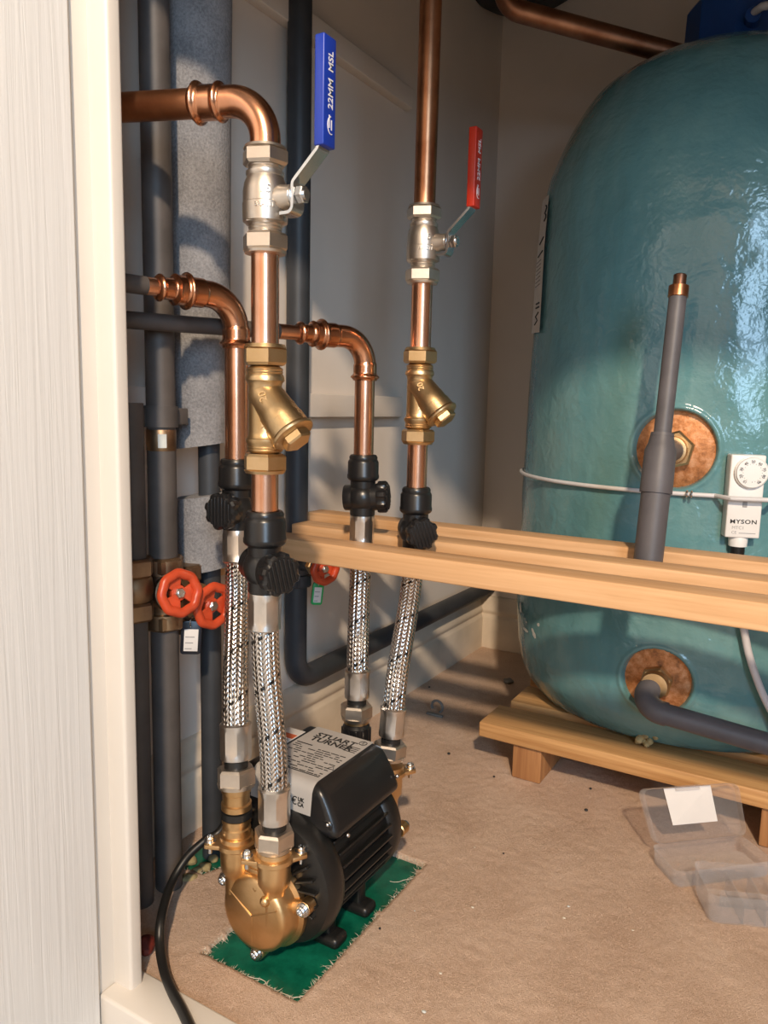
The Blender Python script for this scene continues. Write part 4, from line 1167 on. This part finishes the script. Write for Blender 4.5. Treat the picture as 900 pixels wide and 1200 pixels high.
# ------------------------------------------------------------------ things on the floor
rr = random.Random(11)
def lump(name, c, r, mat, label, cat, sc=(1, 1, 1), group=None):
    b = MB(); b.sphere(V(c), r, 14, sc)
    b.v = [V(c) + (v-V(c))*(1+.35*noise.noise(v*140)) for v in b.v]
    return tag(b.build(name, mat), label, cat, group)
for (px, py, r) in ((222, 1008, .008), (231, 1022, .007), (222, 1032, .010), (240, 1016, .007), (250, 1006, .006)):
    p = hitz(px, py, -.004); lump('foam_crumb', p, r, 'debris', 'yellowish foam crumb in the torn carpet hole by the pipes', 'debris', (1, 1, .7), 'foam crumbs by the pipes')
p = hitz(171, 1112, .004); lump('rubber_washer', p+V((0, 0, .004)), .009, 'rust', 'red brown rubber scrap half hidden behind the door frame', 'scrap', (1, 1, .8))
c = hitz(512, 838, 0)
cl = thing('pipe_clip', 'loose grey plastic clip lying on the carpet near the back corner', 'pipe clip', c)
b = MB(); b.box((c.x-.017, c.y-.006, -.0005), (c.x+.012, c.y+.0, .003), .0008); b.build('base', 'greydebris', cl)
b = MB(); b.tube([c+V((-.004+.010*math.cos(a), .008, .011+.010*math.sin(a))) for a in [R(-60+30*k) for k in range(10)]], .0022, 8); b.build('hoop', 'greydebris', cl)
c = hitz(596, 800, 0)
lump('plaster_chip', c+V((0, 0, .003)), .010, 'greydebris', 'small grey chip on the carpet beside the tank', 'debris', (1, .8, .5))
for (px, py, r) in ((526, 883, .0022), (579, 910, .0016), (687, 949, .0022), (692, 924, .0018), (503, 805, .0018), (445, 1088, .0015), (590, 1000, .0012)):
    p = hitz(px, py, .001); lump('dirt_speck', p, r, 'blackprint', 'tiny dark speck of dirt lying on the open carpet', 'debris', (1, 1, .7), 'specks on the carpet')
for k in range(9):
    px, py = rr.uniform(480, 880), rr.uniform(930, 1190); p = hitz(px, py, .001)
    lump('pale_crumb', p, rr.uniform(.0007, .0013), 'plaster' if k % 2 else 'fray', 'tiny pale crumb lying on the open carpet', 'debris', (1.4, 1, .6), 'pale crumbs on the carpet')

# clear plastic boxes
def tray(name, quad, h, wall, parent, flare=.0, ndiv=0, mat='clear'):
    """open tray: quad = four floor corners (world), height h along n"""
    q = [V(p) for p in quad]; n = (q[1]-q[0]).cross(q[3]-q[0]).normalized()
    c = sum(q, V())/4
    b = MB(); N = 6
    def ringpts(scale, z):
        out = []
        for i in range(4):
            p0, p1, p2 = q[(i-1) % 4], q[i], q[(i+1) % 4]
            p0, p1, p2 = [c+(p-c)*scale for p in (p0, p1, p2)]
            r_ = .010
            for k in range(N+1):
                s = k/N; a_ = p1+(p0-p1).normalized()*r_; bq = p1+(p2-p1).normalized()*r_
                out.append((a_*(1-s)**2+p1*2*s*(1-s)+bq*s*s)+n*z)
        return out
    cnt = 4*(N+1)
    rings_ = [ringpts(1-flare+.03, 0), ringpts(1, h), ringpts(1-.016, h), ringpts(1-flare+.014, wall)]
    vs = [p for rg in rings_ for p in rg]
    fs = [(i*cnt+k, i*cnt+(k+1) % cnt, (i+1)*cnt+(k+1) % cnt, (i+1)*cnt+k) for i in range(len(rings_)-1) for k in range(cnt)]
    fs += [tuple(range(cnt-1, -1, -1)), tuple((len(rings_)-1)*cnt+k for k in range(cnt))]
    b.add(vs, fs); return b.build(name, mat, parent, angle=30), n, c
# base tray of the open box, with its lid tipped back against the pallet
q0, q1, q2, q3 = V((-.142, .846, .0)), V((-.107, .806, .0)), V((-.020, .888, .0)), V((-.057, .924, .0))
bx = thing('clear_plastic_box', 'open clear plastic box with a lid tipped back against the pallet', 'box', (q0+q2)/2)
o, n_, c_ = tray('tray', [q0, q1, q2, q3], .018, .0012, bx, .06)
ld0, ld1 = q0+V((.002, .002, .0185)), q3+V((0, .001, .0185))
T0 = hity(747, 925, ld0.y+.012); T1 = hity(859, 917, ld1.y+.008)
quad = [ld0, ld1, T1, T0]
o, n_, c_ = tray('lid', quad, .010, .0010, bx, .02); o['label'] = 'clear lid standing open'
# paper inside the lid
def inq(u_, v_): return (ld0*(1-u_)+ld1*u_)*(1-v_) + (T0*(1-u_)+T1*u_)*v_
b = MB(); nn_ = n_*.003
pq = [inq(.25, .30), inq(.74, .30), inq(.74, .985), inq(.25, .985)]
b.add([p+nn_ for p in pq]+[p+nn_*1.15 for p in pq], [(0, 1, 2, 3), (4, 5, 6, 7), (0, 1, 5, 4), (1, 2, 6, 5), (2, 3, 7, 6), (3, 0, 4, 7)]); b.build('paper_card', 'paper', bx)
b = MB(); pq = [inq(.36, .93), inq(.60, .93), inq(.60, 1.02), inq(.36, 1.02)]; 
b.add([p+n_*.0045 for p in pq]+[p+n_*.0085 for p in pq], [(0, 1, 2, 3), (4, 5, 6, 7), (0, 1, 5, 4), (1, 2, 6, 5), (2, 3, 7, 6), (3, 0, 4, 7)]); b.build('latch', 'clear', bx)
# second box lying upside down in front of it
r0 = hitz(838, 1078); r1 = hitz(852, 1086); 
k0_, k1_ = hitz(846, 1084), hitz(930, 1092)
e_ = (k1_-k0_).normalized(); pn = V((-e_.y, e_.x, 0))
k2_, k3_ = k1_+pn*.060, k0_+pn*.060
bx2 = thing('clear_plastic_box', 'small clear divided plastic box in front of the open box', 'box', (k0_+k2_)/2)
o, n_, c_ = tray('tray', [k0_-e_*.014, k1_, k2_, k3_-e_*.014], .030, .0012, bx2, .10)
for s in (.30, .62):
    b = MB(); p = k0_.lerp(k1_, s); b.box((-.0007, .003, .001), (.0007, .056, .022), .0002, frame(p, (0, 0, 1), e_)); b.build('divider', 'clear', bx2)
b = MB(); b.box((.006, .028, .001), (.09, .0292, .018), .0002, frame(k0_, (0, 0, 1), e_)); b.build('divider', 'clear', bx2)
